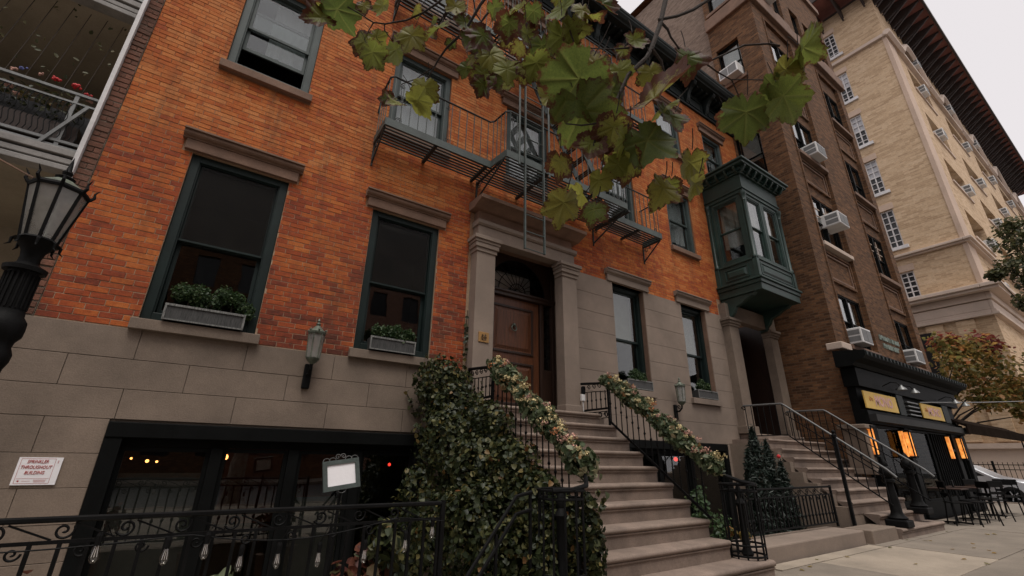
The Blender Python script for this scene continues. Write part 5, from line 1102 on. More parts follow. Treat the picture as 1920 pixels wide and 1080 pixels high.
# ================================================================== wall lanterns
def wall_lantern(x, z, label):
    t = thing('wall_lantern', label, 'lantern', (x, 6, z), 'antique wall lanterns'); y = 5.80
    MB().box(x-.045, x+.045, 5.945, 5.99, z-.52, z-.22).build('back_plate', 'iron', t, bevel=.012)
    ar = MB().tube([(x, 5.96, z-.35), (x, 5.88, z-.36), (x, 5.81, z-.30), (x, y, z-.22)], [.022, .018, .018, .02], 8); ar.spiral((x, 5.88, z-.28), .045, 1.4, .009, (0, 1, 0)); ar.build('arm', 'iron', t)
    MB().lathe([(.012, -.25), (.05, -.22), (.075, -.19), (.082, -.17)], (x, y, z), 8).build('cup', 'old_bronze', t, smooth=True)
    for i in range(6):
        q0, q1 = 2*math.pi*i/6, 2*math.pi*(i+1)/6; r0, r1 = .075, .092
        MB().quad((x+r0*math.cos(q0), y+r0*math.sin(q0), z-.17), (x+r0*math.cos(q1), y+r0*math.sin(q1), z-.17), (x+r1*math.cos(q1), y+r1*math.sin(q1), z+.13), (x+r1*math.cos(q0), y+r1*math.sin(q0), z+.13)).build('pane', 'lantern_glass', t)
        MB().tube([(x+r0*math.cos(q0), y+r0*math.sin(q0), z-.175), (x+r1*math.cos(q0), y+r1*math.sin(q0), z+.14)], .008, 5).build('glazing_bar', 'old_bronze', t)
    MB().lathe([(.10, .125), (.108, .15), (.09, .165), (.05, .205), (.035, .225), (.02, .235), (.03, .255), (.012, .275), (.02, .295), (.001, .33)], (x, y, z), 12).build('roof', 'old_bronze', t, smooth=True)
    for i in range(6): q = 2*math.pi*(i+.5)/6; MB().sphere((x+.105*math.cos(q), y+.105*math.sin(q), z+.17), .014, 6, 4).build('boss', 'old_bronze', t)
wall_lantern(1.0, 2.49, 'antique greenish wall lantern between the two parlour windows with planters'); wall_lantern(8.16, 2.53, 'antique wall lantern on pale stone between the two narrow windows by the stoop')
# ================================================================== planters with shrubs
def planter(x0, x1, z, mat, bushes, label, y0=5.90):
    t = thing('window_box', label, 'window box', ((x0+x1)/2, 5.97, z), 'window boxes'); y1 = y0+.16; h = .17; a = .012
    m = MB(); m.box(x0, x1, y0, y0+a, z, z+h); m.box(x0, x1, y1-a, y1, z, z+h); m.box(x0, x0+a, y0+a, y1-a, z, z+h); m.box(x1-a, x1, y0+a, y1-a, z, z+h); m.build('trough', mat, t)
    m = MB(); m.box(x0-.008, x1+.008, y0-.012, y0+.012, z+h-.012, z+h+.012); m.box(x0-.008, x1+.008, y0-.01, y0+.005, z, z+.016); m.box(x0-.008, x0+.012, y0-.011, y0+.004, z+.017, z+h-.013); m.box(x1-.012, x1+.008, y0-.011, y0+.004, z+.017, z+h-.013); m.build('rim', 'zinc', t)
    MB().box(x0+.015, x1-.015, y0+.015, y1-.015, z+.02, z+h-.03).build('soil', 'soil', t)
    P, N = [], []
    for (cx_, w_, hh) in bushes:
        for _ in range(7):
            c = (cx_+rng.uniform(-.5, .5)*w_, y0+.08+rng.uniform(-.03, .02), z+h+rng.uniform(.02, hh*.75)); p, n_ = ellipsoid_pts(c, (w_*.28, .085, hh*.33), 170, .5); P.append(p); N.append(n_)
        MB().tube([(cx_, y0+.08, z+.1), (cx_+.01, y0+.08, z+h+hh*.4)], .008, 5).build('stem', 'trunk_dark', t)
    leafcloud(np.concatenate(P), np.concatenate(N), .034, 'foliage', 'shrub_leaf', t, jitter=.8)
planter(-.545, .205, 2.556, 'dark_zinc', [(-.37, .30, .31), (.05, .33, .31)], 'streaky zinc window box with two round evergreen shrubs on the largest parlour window')
planter(1.70, 2.33, 2.556, 'dark_zinc', [(1.86, .2, .24), (2.06, .26, .27), (2.24, .16, .22)], 'dark zinc window box with one dense evergreen hedge near the front door pilaster')
planter(6.75, 7.47, 2.526, 'dark_zinc', [(7.05, .22, .24), (7.2, .2, .2)], 'dark window box with a small shrub behind the garlanded railing', 5.94)
planter(9.0, 9.72, 2.526, 'dark_zinc', [(9.25, .22, .26), (9.4, .2, .22)], 'dark window box with a small bush beside the wall lantern and second doorway', 5.94)
# ================================================================== signs and plaque
sg = thing('sprinkler_sign', 'white metal notice with red lettering about sprinklers on the grey stone wall', 'sign', (-1.09, 5.98, .92))
sx0, sx1, sz0, sz1 = -1.235, -.945, .93, 1.16; sy = 5.975
MB().box(sx0, sx1, sy, 5.989, sz0, sz1).build('plate', 'paper', sg)
cxs = (sx0+sx1)/2-.015
for i, l_ in enumerate(('SPRINKLER', 'THROUGHOUT', 'BUILDING')): textmesh(l_, .039, 'red_print', sg, wallM(cxs, sy-.001, 1.123-.046*i), bold=.0, shear=.12, sx=.74)
m = MB()
for a, b, c, d in ((sx0+.018, sx1-.045, sz1-.012, sz1-.010), (sx0+.018, sx1-.045, sz0+.012, sz0+.014), (sx0+.018, sx0+.020, sz0+.015, sz1-.013), (sx1-.047, sx1-.045, sz0+.015, sz1-.013), (sx0+.025, sx1-.052, sz0+.052, sz0+.0535)): m.box(a, b, sy-.0012, sy-.0002, c, d)
m.build('border_line', 'red_print', sg)
m = MB(); pts = []
for i in range(10): q = math.pi/2+math.pi*i/5; r_ = .011 if i % 2 == 0 else .0045; pts.append((sx0+.043+r_*math.cos(q), sz0+.033+r_*math.sin(q)))
m.prism(pts, 'y', sy-.0012, sy-.0002); m.build('star', 'red_print', sg)
m = MB()
for a, b, z_ in ((sx0+.065, sx0+.115, sz0+.033), (sx0+.14, sx0+.225, sz0+.041), (sx0+.14, sx0+.22, sz0+.033), (sx0+.145, sx0+.215, sz0+.025)):
    x = a
    while x < b: m.box(x, x+.004, sy-.0012, sy-.0002, z_-.003, z_+.003); x += .0062
m.build('small_print', 'rose_print', sg)
MB().box(sx1-.03, sx1-.022, sy-.0012, sy-.0002, sz1-.05, sz1-.025).build('small_print', 'rose_print', sg)
pq = thing('house_plaque', 'square brass plaque with a black scroll emblem on the door pilaster', 'plaque', (3.385, 5.8, 2.88)); MB().box(3.295, 3.48, 5.785, 5.799, 2.88, 3.04).build('plate', 'brass', pq, bevel=.004)
m = MB(); 
for s_ in (-1, 1): m.spiral((3.388+s_*.024, 5.783, 2.945), .026, 1.3, .0045, sgn=s_, start=0 if s_ > 0 else math.pi); m.spiral((3.388+s_*.02, 5.783, 2.985), .018, 1.2, .004, sgn=-s_, start=math.pi/2)
m.tube([(3.34, 5.783, 2.925), (3.388, 5.783, 2.912), (3.436, 5.783, 2.925)], .005, 5); m.build('emblem', 'car_dark', pq)
ms = thing('menu_stand', 'grey framed notice board with wire scroll crest on a thin stand behind the fence', 'menu board', (1.0, 3.8, -.75))
# frame stands tilted: a flat board leaning back
mc = Vector((1.005, 3.8, 1.075)); fw, fh = .27, .215
RM = Matrix.Translation(mc) @ Matrix.Rotation(R(-8), 4, 'Y') @ Matrix.Rotation(R(-10), 4, 'X')
def rel(mb_, nm, mat, par, bev=0): 
    me = mb_.mesh(nm); me.transform(RM); return link(nm, me, mat, par)
rel(frame_mb(-fw/2, fw/2, -fh/2, fh/2, .032, -.012, .012), 'frame', 'grey_concrete' if False else 'escape_iron', ms); rel(bx(-fw/2+.03, fw/2-.03, -.004, .006, -fh/2+.03, fh/2-.03), 'sheet', 'paper', ms)
m = MB(); m.spiral((-.02, 0, fh/2+.025), .022, 1.3, .0025); m.spiral((.022, 0, fh/2+.025), .022, 1.3, .0025, sgn=-1, start=math.pi)
for x_ in (-.105, -.06, .06, .105): m.tube([(x_+.026*math.cos(math.pi*i/8), 0, fh/2+.022*math.sin(math.pi*i/8)) for i in range(9)], .0022, 5)
m.tube([(.03*math.cos(math.pi*i/8), 0, -fh/2-.022*math.sin(math.pi*i/8)) for i in range(9)], .0022, 5); rel(m, 'scroll_crest', 'steel', ms)
MB().tube([(1.02, 3.82, .97), (1.0, 3.82, -.74)], .012, 6).build('pole', 'iron', ms)
# ================================================================== string lights on the fence
sl_ = thing('string_lights', 'string of clear pear-shaped filament bulbs slung along the scrollwork fence', 'string lights', (.8, 3.5, .7))
bulbs = [(.013, .70), (.202, .71), (.395, .63), (.604, .625), (.852, .61), (1.156, .60), (1.45, .64), (1.66, .715), (-.3, .74)]
path = []
for i in range(41): x_ = -1.2+2.95*i/40; path.append((x_, 3.51, .77-.055*abs(math.sin(math.pi*(x_+1.2)/1.3))-.02*math.sin(x_*3)))
MB().tube(path, .004, 5).build('cable', 'iron', sl_)
for (x_, z_) in bulbs:
    s = MB().lathe([(.014, .0), (.016, .045), (.012, .06)], (x_, 3.505, z_), 8).build('socket', 'iron', sl_); MB().lathe([(.001, -.085), (.012, -.08), (.022, -.06), (.023, -.045), (.016, -.015), (.012, .002)], (x_, 3.505, z_), 12).build('bulb', 'bulb_glass', s, smooth=True)
    m = MB()
    for q in range(4): m.tube([(x_+.005*math.cos(q*1.57), 3.505+.005*math.sin(q*1.57), z_-.005), (x_+.011*math.cos(q*1.57), 3.505+.011*math.sin(q*1.57), z_-.055)], .0014, 4)
    m.build('filament', 'paper', s); MB().tube([(x_, 3.505, z_+.06), (x_+.02, 3.505, z_+.10), (x_+.05, 3.51, .78)], .003, 4).build('lead', 'iron', sl_)
# ================================================================== lights inside the basement
def inner_light(x, y, z, r, mat, label, cat='lamp', grp='small lamps glowing behind the basement windows'):
    t = thing('pendant_lamp', label, cat, (x, y, z), grp); MB().sphere((x, y, z), r, 8, 6).build('bulb', mat, t, smooth=True); MB().tube([(x, y, z+r), (x, y, 1.6)], .004, 4).build('cord', 'iron', t)
for px, py, r_ in ((225.2, 858.7, .018), (246, 859.5, .012), (275.8, 864.3, .018), (293.9, 865.5, .013)): inner_light(*at_y(px, py, 7.0), r_, 'bulb_glow', 'tiny amber lamp glowing behind the first basement pane')
inner_light(*at_y(422, 857, 6.9), .035, 'bulb_glow', 'brightest warm lamp behind the second basement pane'); inner_light(*at_y(730, 871, 6.5), .022, 'red_glow', 'small red lamp behind the basement pane near the vine'); inner_light(*at_y(1267, 861, 6.6), .045, 'red_glow', 'red glowing lamp behind the basement window beside the stoop')
# ================================================================== electrical box by the door
eb = thing('meter_box', 'small white outlet box with grey hood and cable on the pilaster foot', 'box', (5.42, 5.78, 2.1)); MB().box(5.345, 5.42, 5.74, 5.79, 2.15, 2.26).build('case', 'ac_white', eb, bevel=.006); MB().box(5.36, 5.43, 5.73, 5.79, 2.262, 2.40).build('hood', 'iron', eb, bevel=.02); MB().tube([(5.38, 5.765, 2.15), (5.385, 5.765, 2.0), (5.41, 5.765, 1.92)], .009, 6).build('cable', 'ac_white', eb)
# ================================================================== plane tree branch overhead
def leaf_outline():
    lobes = [(90, 1.0, 40), (32, .93, 37), (148, .93, 37), (-22, .74, 34), (202, .74, 34)]; pts = []
    N = 96
    for i in range(N):
        q = -90+360*i/N; r_ = .60
        for a, L, hw in lobes:
            d = abs((q-a+180) % 360-180)
            if d < hw: r_ = max(r_, .60+(L-.60)*(1-d/hw)**.9)
        tooth = (i % 4)/3.0; r_ *= 1+.085*(tooth-.5)*(1 if (i//24) % 2 else -1)+.02*math.sin(i*2.7)
        dd = abs((q+90+180) % 360-180)
        if dd < 16: r_ *= .45+.55*dd/16
        pts.append((r_*math.cos(R(q))*.60, r_*math.sin(R(q))*.60))
    return pts
def plane_leaf(k):
    out = leaf_outline(); N = len(out); rings = [0, .18, .4, .62, .82, .94, 1.0]; rnd = random.Random(k); vs = []; lp_ = []
    bend, curl, roll = rnd.uniform(-.9, .9), rnd.uniform(.3, 1.2)*(1 if k % 3 else -1), rnd.uniform(-.8, .8); ph = rnd.uniform(0, 6)
    vein = [R(90), R(34), R(146), R(-18), R(198)]
    for r_ in rings:
        for i, (x_, y_) in enumerate(out):
            a, b = x_*r_, y_*r_; rr = math.hypot(a, b); q = math.atan2(b, a)
            z_ = -bend*b*b + curl*.55*(a*a) + roll*a*b + .06*math.sin(3*q+ph)*rr/.6 + .026*math.sin(9*q+ph)*(rr/.6)**2
            vd = min(abs((q-v+math.pi) % (2*math.pi)-math.pi) for v in vein)*rr
            z_ -= .02*math.exp(-(vd/.02)**2)
            vs.append((a, b, z_)); lp_.append((r_, math.exp(-(vd/.013)**2), 0))
    fs = []
    for j in range(len(rings)-1):
        for i in range(N): fs.append((j*N+i, j*N+(i+1) % N, (j+1)*N+(i+1) % N, (j+1)*N+i))
    me = bpy.data.meshes.new('leaf'); me.from_pydata(vs, [], fs); at = me.attributes.new('leafpos', 'FLOAT_VECTOR', 'POINT'); at.data.foreach_set('vector', np.array(lp_).ravel()); me.materials.append(MATS['plane_leaf']); me.polygons.foreach_set('use_smooth', [True]*len(me.polygons)); me.update(); return me
LM = [plane_leaf(k) for k in range(14)]
pt = thing('plane_tree', 'plane tree branches with large browning green leaves hanging over the pavement', 'tree', (1.2, -3.2, 0))
MB().tube([(1.2, -3.2, -.1), (1.22, -3.2, 1.5), (1.3, -3.1, 3.5), (1.5, -2.9, 5.2)], [.26, .2, .17, .13], 12).build('trunk', 'bark', pt, smooth=True)
LIMB = [((1.5, -2.9, 5.2), (1.7, -1.5, 5.0), (1.6, -.2, 4.6)), ((1.3, -3.1, 3.6), (1.2, -1.6, 4.4), (1.0, -.2, 4.7))]
for l_ in LIMB: MB().tube(l_, [.08, .05, .03], 8).build('limb', 'bark', pt, smooth=True)
def br(pix, w0, w1, start=None, nm='branch'):
    pts = [at_depth(x_, y_, d_) for x_, y_, d_ in pix]
    if start: pts = [Vector(start)]+pts
    n = len(pts); MB().tube(pts, [w0+(w1-w0)*i/(n-1) for i in range(n)], 7).build(nm, 'twig', pt, smooth=True)
tipA = (1.6, -.2, 4.6); tipB = (1.0, -.2, 4.7)
br([(1262, -130, 1.7), (1248, 0, 1.55), (1238, 45, 1.5), (1222, 90, 1.45), (1212, 108, 1.42), (1178, 140, 1.38), (1160, 180, 1.36), (1140, 215, 1.33), (1120, 245, 1.3), (1108, 295, 1.3)], .0105, .003, tipA)
br([(1340, -8, 1.6), (1300, 18, 1.56), (1270, 30, 1.53), (1235, 37, 1.5)], .006, .005); br([(1236, 38, 1.5), (1252, 55, 1.5), (1258, 70, 1.5), (1274, 92, 1.5)], .005, .003)
br([(1223, 92, 1.44), (1240, 115, 1.45), (1248, 150, 1.45), (1252, 158, 1.45)], .006, .003); br([(1286, 122, 1.5), (1325, 117, 1.55), (1345, 108, 1.55), (1395, 85, 1.6), (1440, 82, 1.62), (1462, 86, 1.62)], .003, .004)
br([(1323, 119, 1.55), (1345, 135, 1.57), (1372, 150, 1.6), (1388, 186, 1.6)], .003, .002); br([(1372, 149, 1.6), (1440, 150, 1.62), (1450, 152, 1.62)], .002, .002)
br([(1010, -140, 2.2), (930, -30, 2.2), (900, 10, 2.2), (872, 58, 2.2), (848, 80, 2.2), (836, 92, 2.2), (822, 112, 2.2), (812, 130, 2.2), (800, 150, 2.2)], .010, .003, tipB)
br([(860, -30, 2.3), (820, 6, 2.3), (790, 26, 2.3), (762, 38, 2.3), (738, 42, 2.3), (722, 45, 2.3), (700, 42, 2.3), (675, 26, 2.3), (652, 13, 2.3)], .006, .003)
br([(721, 45, 2.3), (721, 57, 2.3), (735, 75, 2.3)], .004, .002); br([(700, 43, 2.3), (690, 60, 2.3)], .004, .002); br([(965, -40, 2.15), (930, 8, 2.15), (910, 30, 2.15), (892, 56, 2.15)], .008, .004)
br([(1062, -40, 1.9), (1063, 20, 1.9), (1066, 50, 1.9), (1076, 80, 1.9), (1088, 102, 1.9)], .005, .003); br([(888, 0, 2.2), (892, 25, 2.2), (910, 52, 2.2)], .004, .003); br([(810, 128, 2.2), (780, 148, 2.2), (752, 158, 2.2)], .003, .002)
br([(1180, 90, 1.44), (1140, 92, 1.44), (1100, 90, 1.5)], .003, .002); br([(1128, 235, 1.3), (1160, 230, 1.3), (1200, 240, 1.3)], .003, .002); br([(1130, 230, 1.3), (1090, 235, 1.3), (1062, 232, 1.32)], .003, .002)
leaves = [ # px x, y, width px, depth, spin deg (0 = tip up in picture)
 (632, 18, 78, 2.3, 200), (605, 32, 62, 2.3, 110), (683, 10, 34, 2.3, 190), (718, 10, 42, 2.3, 170), (682, 78, 56, 2.3, 95), (698, 98, 60, 2.25, 190), (706, 70, 40, 2.3, 250), (742, 92, 62, 2.25, 215), (772, 66, 66, 2.2, 160), (820, 52, 56, 2.2, 200), (855, 12, 44, 2.2, 190), (782, 18, 34, 2.3, 185), (870, 40, 48, 2.2, 170),
 (783, 188, 72, 2.15, 190), (795, 165, 62, 2.15, 175), (744, 192, 44, 2.15, 150), (728, 185, 36, 2.2, 100), (880, 72, 52, 2.2, 200), (912, 84, 68, 2.15, 180), (893, 100, 54, 2.15, 190), (908, 138, 58, 2.1, 170), (932, 152, 50, 2.1, 200), (905, 158, 52, 2.1, 150),
 (926, 14, 42, 2.1, 190), (955, 42, 58, 2.05, 170), (988, 64, 70, 2.0, 200), (972, 16, 42, 2.05, 150), (905, 66, 60, 2.1, 140), (920, 102, 62, 2.1, 200), (950, 128, 58, 2.0, 190), (984, 132, 54, 2.0, 170), (1006, 118, 64, 1.95, 210), (1016, 86, 60, 1.95, 180), (1054, 68, 84, 1.9, 175), (1076, 48, 60, 1.9, 200), (1054, 14, 64, 1.9, 180), (1092, 18, 52, 1.9, 170), (1112, 30, 44, 1.9, 200), (1000, 20, 48, 2.0, 185), (1130, 4, 60, 1.85, 190),
 (1086, 148, 150, 1.3, 165), (1092, 208, 150, 1.32, 200), (1148, 172, 84, 1.36, 220), (1160, 132, 54, 1.4, 190), (1116, 118, 70, 1.38, 150), (1190, 74, 54, 1.45, 185), (1250, 198, 70, 1.35, 170), (1258, 216, 72, 1.33, 140), (1290, 106, 76, 1.5, 185),
 (1150, 238, 82, 1.28, 160), (1172, 262, 78, 1.27, 190), (1214, 262, 100, 1.27, 215), (1176, 298, 78, 1.3, 180), (1108, 268, 70, 1.3, 170), (1050, 304, 66, 1.35, 150), (1058, 380, 84, 1.32, 185), (1114, 392, 60, 1.3, 175), (1124, 338, 66, 1.3, 200), (1158, 308, 58, 1.3, 160), (1032, 180, 60, 1.5, 140), (1220, 135, 54, 1.42, 195),
 (1296, 306, 76, 1.35, 195), (1244, 352, 76, 1.33, 170), (1304, 344, 62, 1.34, 200), (1400, 210, 92, 1.6, 185), (1508, 90, 104, 1.6, 250), (1474, 130, 74, 1.62, 180), (1468, 180, 100, 1.6, 215), (1450, 160, 50, 1.62, 120)]
lr = random.Random(4)
for (x_, y_, w_, d_, sp_) in list(leaves):
    if lr.random() < .45: leaves.append((x_+lr.uniform(-38, 38), y_+lr.uniform(-22, 26), w_*lr.uniform(.45, .7), d_+lr.uniform(.02, .25), lr.uniform(120, 240)))
for i, (x_, y_, w_, d_, sp_) in enumerate(leaves):
    p = at_depth(x_, y_, d_); size = w_*d_/FPX*1.0
    N_ = (-cd + Vector(rng.normal(0, .42, 3))).normalized()
    if i % 4 == 1: N_ = (N_ + cu*rng.uniform(-.6, .5) + cr*rng.uniform(-.5, .5)).normalized()
    upv = (cu*math.cos(R(sp_)) - cr*math.sin(R(sp_)) + Vector(rng.normal(0, .12, 3)))
    X_ = upv.cross(N_).normalized(); Y_ = N_.cross(X_)
    o = link('leaf', LM[(i*5) % 14], None, pt); s = size*rng.uniform(.95, 1.12); o.color = (rng.uniform(.1, .4) if w_ > 90 else rng.random(), rng.random()*(.4 if w_ > 90 else 1), 0, 1)
    o.matrix_basis = Matrix.Translation(p) @ Matrix((X_, Y_, N_)).transposed().to_4x4() @ Matrix.Scale(s, 4)
    st_ = p - Y_*s*.30; en = st_ - Y_*s*.35 + Vector((0, 0, .02))
    MB().tube([st_, (st_+en)/2+Vector((.004, 0, .004)), en], .0016, 4).build('leaf_stalk', 'twig', pt)
# the long leaf seen almost edge-on
p = at_depth(1225, 182, 1.3); A_ = (cr*.75+cu*.62).normalized(); N_ = (-cd*.28+cu*.75-cr*.6).normalized(); X_ = A_.cross(N_).normalized(); N_ = X_.cross(A_)
o = link('leaf', LM[4], None, pt); o.matrix_basis = Matrix.Translation(p) @ Matrix((X_, A_, N_)).transposed().to_4x4() @ Matrix.Scale(.24, 4)
# ================================================================== climbing vine beside the stoop
vn = thing('climbing_vine', 'dense dark green climbing vine smothering the stoop side and its iron railing', 'vine', (2.8, 4.6, -.5))
E_ = [((2.72, 5.72, 2.12), (.40, .26, .42), 900), ((2.85, 5.55, 1.75), (.42, .35, .45), 900), ((2.62, 5.3, 1.35), (.38, .45, .5), 900), ((2.95, 4.95, 1.5), (.26, .5, .42), 900), ((2.75, 4.75, 1.0), (.42, .5, .5), 1100), ((2.95, 4.35, 1.05), (.28, .42, .38), 900), ((2.55, 4.35, .5), (.45, .45, .5), 1100), ((2.95, 3.95, .75), (.3, .35, .36), 900), ((2.7, 3.9, .2), (.45, .3, .5), 1100), ((3.02, 3.62, .55), (.3, .2, .36), 900), ((2.35, 4.75, .3), (.35, .45, .6), 900), ((2.85, 3.55, .25), (.30, .14, .42), 700), ((3.22, 3.45, .45), (.13, .16, .45), 500), ((2.3, 5.35, .6), (.25, .35, .6), 500), ((2.95, 3.75, -.2), (.4, .3, .4), 500)]
VP, VN = [], []
for c, r_, n_ in E_:
    p, nn = ellipsoid_pts(c, r_, int(n_*1.9), .45); VP.append(p); VN.append(nn)
# stray shoots
for k in range(46):
    c, r_, _ = E_[k % len(E_)]; d = rng.normal(0, 1, 3); d[2] = abs(d[2])*.6; d[0] = -abs(d[0]) if rng.random() < .6 else d[0]; d /= np.linalg.norm(d); s0 = np.array(c)+d*np.array(r_); L_ = rng.uniform(.10, .26); t = np.linspace(0, 1, 9)[:, None]
    line = s0 + d*L_*t + np.array([0, 0, -.12])*t*t*rng.uniform(-.5, 1); VP.append(line+rng.normal(0, .012, line.shape)); VN.append(np.tile(d, (9, 1))); MB().tube([tuple(q) for q in line[::4]], .0025, 4).build('shoot', 'twig', vn)
# runner climbing the wall and pilaster
rn = [(2.62, 5.95, 2.45), (2.56, 5.94, 2.2), (2.50, 5.95, 1.95), (2.45, 5.95, 1.7), (2.38, 5.95, 1.9), (2.28, 5.95, 2.05)]
MB().tube(rn, .006, 5).build('stem', 'twig', vn); MB().tube([(3.17, 5.93, 2.2), (3.19, 5.96, 2.6), (3.16, 5.96, 3.1), (3.18, 5.97, 3.4)], .006, 5).build('stem', 'twig', vn); MB().tube([(2.9, 5.2, -.7), (2.85, 5.3, .5), (2.8, 5.6, 1.5)], .02, 6).build('stem', 'twig', vn); MB().tube([(2.8, 4.0, -.7), (2.85, 4.0, .3), (2.95, 4.2, .9)], .018, 6).build('stem', 'twig', vn)
for a, b in zip(rn, rn[1:]): t = rng.random((9, 1)); VP.append(np.array(a)*(1-t)+np.array(b)*t+rng.normal(0, .02, (9, 3))*np.array([1, .3, 1])); VN.append(np.tile([0, -1, 0], (9, 1)))
t = rng.random((40, 1)); VP.append(np.array([3.17, 5.94, 2.2])*(1-t)+np.array([3.18, 5.97, 3.3])*t+rng.normal(0, .016, (40, 3))*np.array([1, .3, 1])); VN.append(np.tile([-.5, -1, 0], (40, 1)))
P = np.concatenate(VP); N = np.concatenate(VN)
keep = (P[:, 1] < 5.975) & ~((P[:, 0] > 3.30) & (P[:, 1] > 3.7)) & (P[:, 2] > -.72); P, N = P[keep], N[keep]
face = (N*np.array([-.45, -1, .2])).sum(1) > -.1; idx = np.arange(len(P)); vis = idx[face]; sel = vis[np.argsort([proj(P[i])[2] for i in vis])][::max(1, len(vis)//900)][:300]
mask = np.ones(len(P), bool); mask[sel] = False
leafcloud(P[mask], N[mask], .054, 'foliage', 'vine_leaf', vn, 'heart', .6, smin=.45, smax=1.35)
vl = [one_leaf_mesh('leaf', .062*s, 'vine_leaf') for s in (.8, 1, 1.2)]
for i in sel: place_leaf('leaf', vl[i % 3], P[i]+N[i]*.02, N[i], vn)
# ================================================================== garlands on the handrails
def garland(x, out, label, seed):
    g_ = thing('flower_garland', label, 'garland', (x, 4.4, 1.6), 'flower garlands on the stoop railings'); H = [(5.25, 2.42), (4.9, 2.22), (4.5, 1.91), (4.1, 1.60), (3.75, 1.33), (3.48, 1.13)]; ys_ = [h[0] for h in H][::-1]; zs_ = [h[1] for h in H][::-1]
    P, N = [], []; rr = np.random.default_rng(seed)
    for y in np.arange(3.45, 5.22, .035):
        z = float(np.interp(y, ys_, zs_)); R_ = .105+.028*math.sin(y*9+seed)+.03*rr.random()
        p, n_ = ellipsoid_pts((x-out*.02, y, z+.03), (R_*1.15, R_*.9, R_), 75, .5); P.append(p); N.append(n_)
    P = np.concatenate(P); N = np.concatenate(N); leafcloud(P, N, .07, 'foliage', 'garland_leaf', g_, 'oval', .7, smin=.4, smax=1.5)
    for k in range(34):
        y = 3.46+1.74*(k+.5)/34+rr.uniform(-.03, .03); z = float(np.interp(y, ys_, zs_)); q = rr.uniform(-.4, 2.0); c = np.array([x-.125*math.cos(q)*(1 if out > 0 else .8), y-.05-.06*rr.random(), z+.04+.11*math.sin(q)])
        s = rr.uniform(.026, .055)*(1.35 if k == 0 else 1); mat = ('flower_cream', 'flower_cream', 'flower_rust', 'flower_cream', 'flower_pink')[int(rr.integers(0, 5))]
        m = MB()
        for _ in range(30):
            d = rr.normal(0, 1, 3); d /= np.linalg.norm(d); a = c+d*s*rr.uniform(.4, 1.25)*np.array([1, 1.3, .8]); t = np.cross(d, rr.normal(0, 1, 3)); t /= np.linalg.norm(t); b = np.cross(d, t); w_ = s*rr.uniform(.2, .42)
            m.quad(tuple(a-t*w_), tuple(a-b*w_*.7+d*w_*.4), tuple(a+t*w_), tuple(a+b*w_*.7+d*w_*.4))
        o = m.build('flower_head', mat, g_); o['kind'] = 'stuff'
garland(5.40, 1, 'garland of leaves and cream, pink and rust flowers on the fully visible stair railing', 3); garland(3.20, -1, 'garland of leaves and pale flowers on the vine-covered stair railing', 8)
# ================================================================== plants in the areaways
def small_plant(x, y, z, h, n, r_, mat, label, stems=5, size=.1, fl=None):
    t = thing('potted_plant', label, 'plant', (x, y, z)); P, N = [], []
    for k in range(stems):
        q = rng.uniform(0, 6.28); e = np.array([x+r_*.7*math.cos(q), y+r_*.7*math.sin(q), z+h*rng.uniform(.6, 1)]); MB().tube([(x, y, z), tuple((np.array([x, y, z])+e)/2+np.array([0, 0, h*.12])), tuple(e)], .007, 5).build('stem', 'twig', t); p, nn = ellipsoid_pts(e, (r_*.5, r_*.5, h*.25), n//stems, .8); P.append(p); N.append(nn+np.array([0, -.5, .5]))
    leafcloud(np.concatenate(P), np.concatenate(N), size, 'foliage', mat, t, jitter=.6)
    MB().lathe([(r_*.35, -.02), (r_*.45, .0), (r_*.55, .22), (r_*.58, .25)], (x, y, z-.2), 10).build('pot', 'brownstone', t)
    if fl:
        for k in range(5): MB().sphere((x+rng.uniform(-.5, .5)*r_, y-rng.random()*r_*.5, z+h*rng.uniform(.5, .9)), .03, 6, 4).build('flower', fl, t)
small_plant(1.55, 3.95, -.1, .72, 160, .22, 'vine_leaf', 'broad-leaved plant behind the fence end near the vine'); small_plant(1.25, 3.9, -.2, .62, 140, .22, 'dull_red_leaf', 'reddish leafy plant behind the fence under the notice board', fl='flower_rust'); small_plant(.25, 3.9, -.1, .58, 90, .16, 'garland_leaf', 'striped pale leaf plant behind the fence under the first bulbs', size=.09)
small_plant(-.75, 3.85, -.1, .70, 140, .2, 'dull_red_leaf', 'rust-coloured leafy plant behind the fence below the sprinkler notice', size=.08); small_plant(6.35, 4.3, -.4, .9, 260, .3, 'shrub_leaf', 'leafy bush behind the stoop railing below the basement window', size=.07); small_plant(7.3, 4.9, -.4, 1.1, 260, .3, 'shrub_leaf', 'tall leafy bush in the area under the right basement window', size=.07)
small_plant(6.15, 3.75, .1, .3, 90, .14, 'autumn_leaf', 'small yellowing plant at the foot of the stoop newel', size=.06)
cf = thing('conifer', 'dark pointed evergreen conifer standing against the stone side of the small stoop', 'conifer', (8.9, 4.75, -.7))
MB().tube([(8.9, 4.75, -.75), (8.9, 4.75, 1.5)], [.05, .015], 7).build('trunk', 'trunk_dark', cf); P, N = [], []
for (cx_, cy_, ct, cb_, rw) in ((8.78, 4.78, 1.75, -.4, .36), (9.05, 4.7, 1.5, -.4, .34), (8.55, 4.8, 1.35, -.4, .26), (9.3, 4.62, 1.15, -.4, .26)):
    for k in range(26):
        t = k/25; z = cb_+(ct-cb_)*t; rad = rw*(1-t)**.65*(.85+.3*rng.random())+.02; p, nn = ellipsoid_pts((cx_, cy_, z), (rad, rad, .12), 130, .7); P.append(p); nn[:, 2] += .4; N.append(nn)
leafcloud(np.concatenate(P), np.concatenate(N), .11, 'foliage', 'conifer_leaf', cf, 'needle', .8); MB().sphere((8.98, 4.47, 1.32), .035, 8, 6).build('red_lamp', 'flower_red', cf)
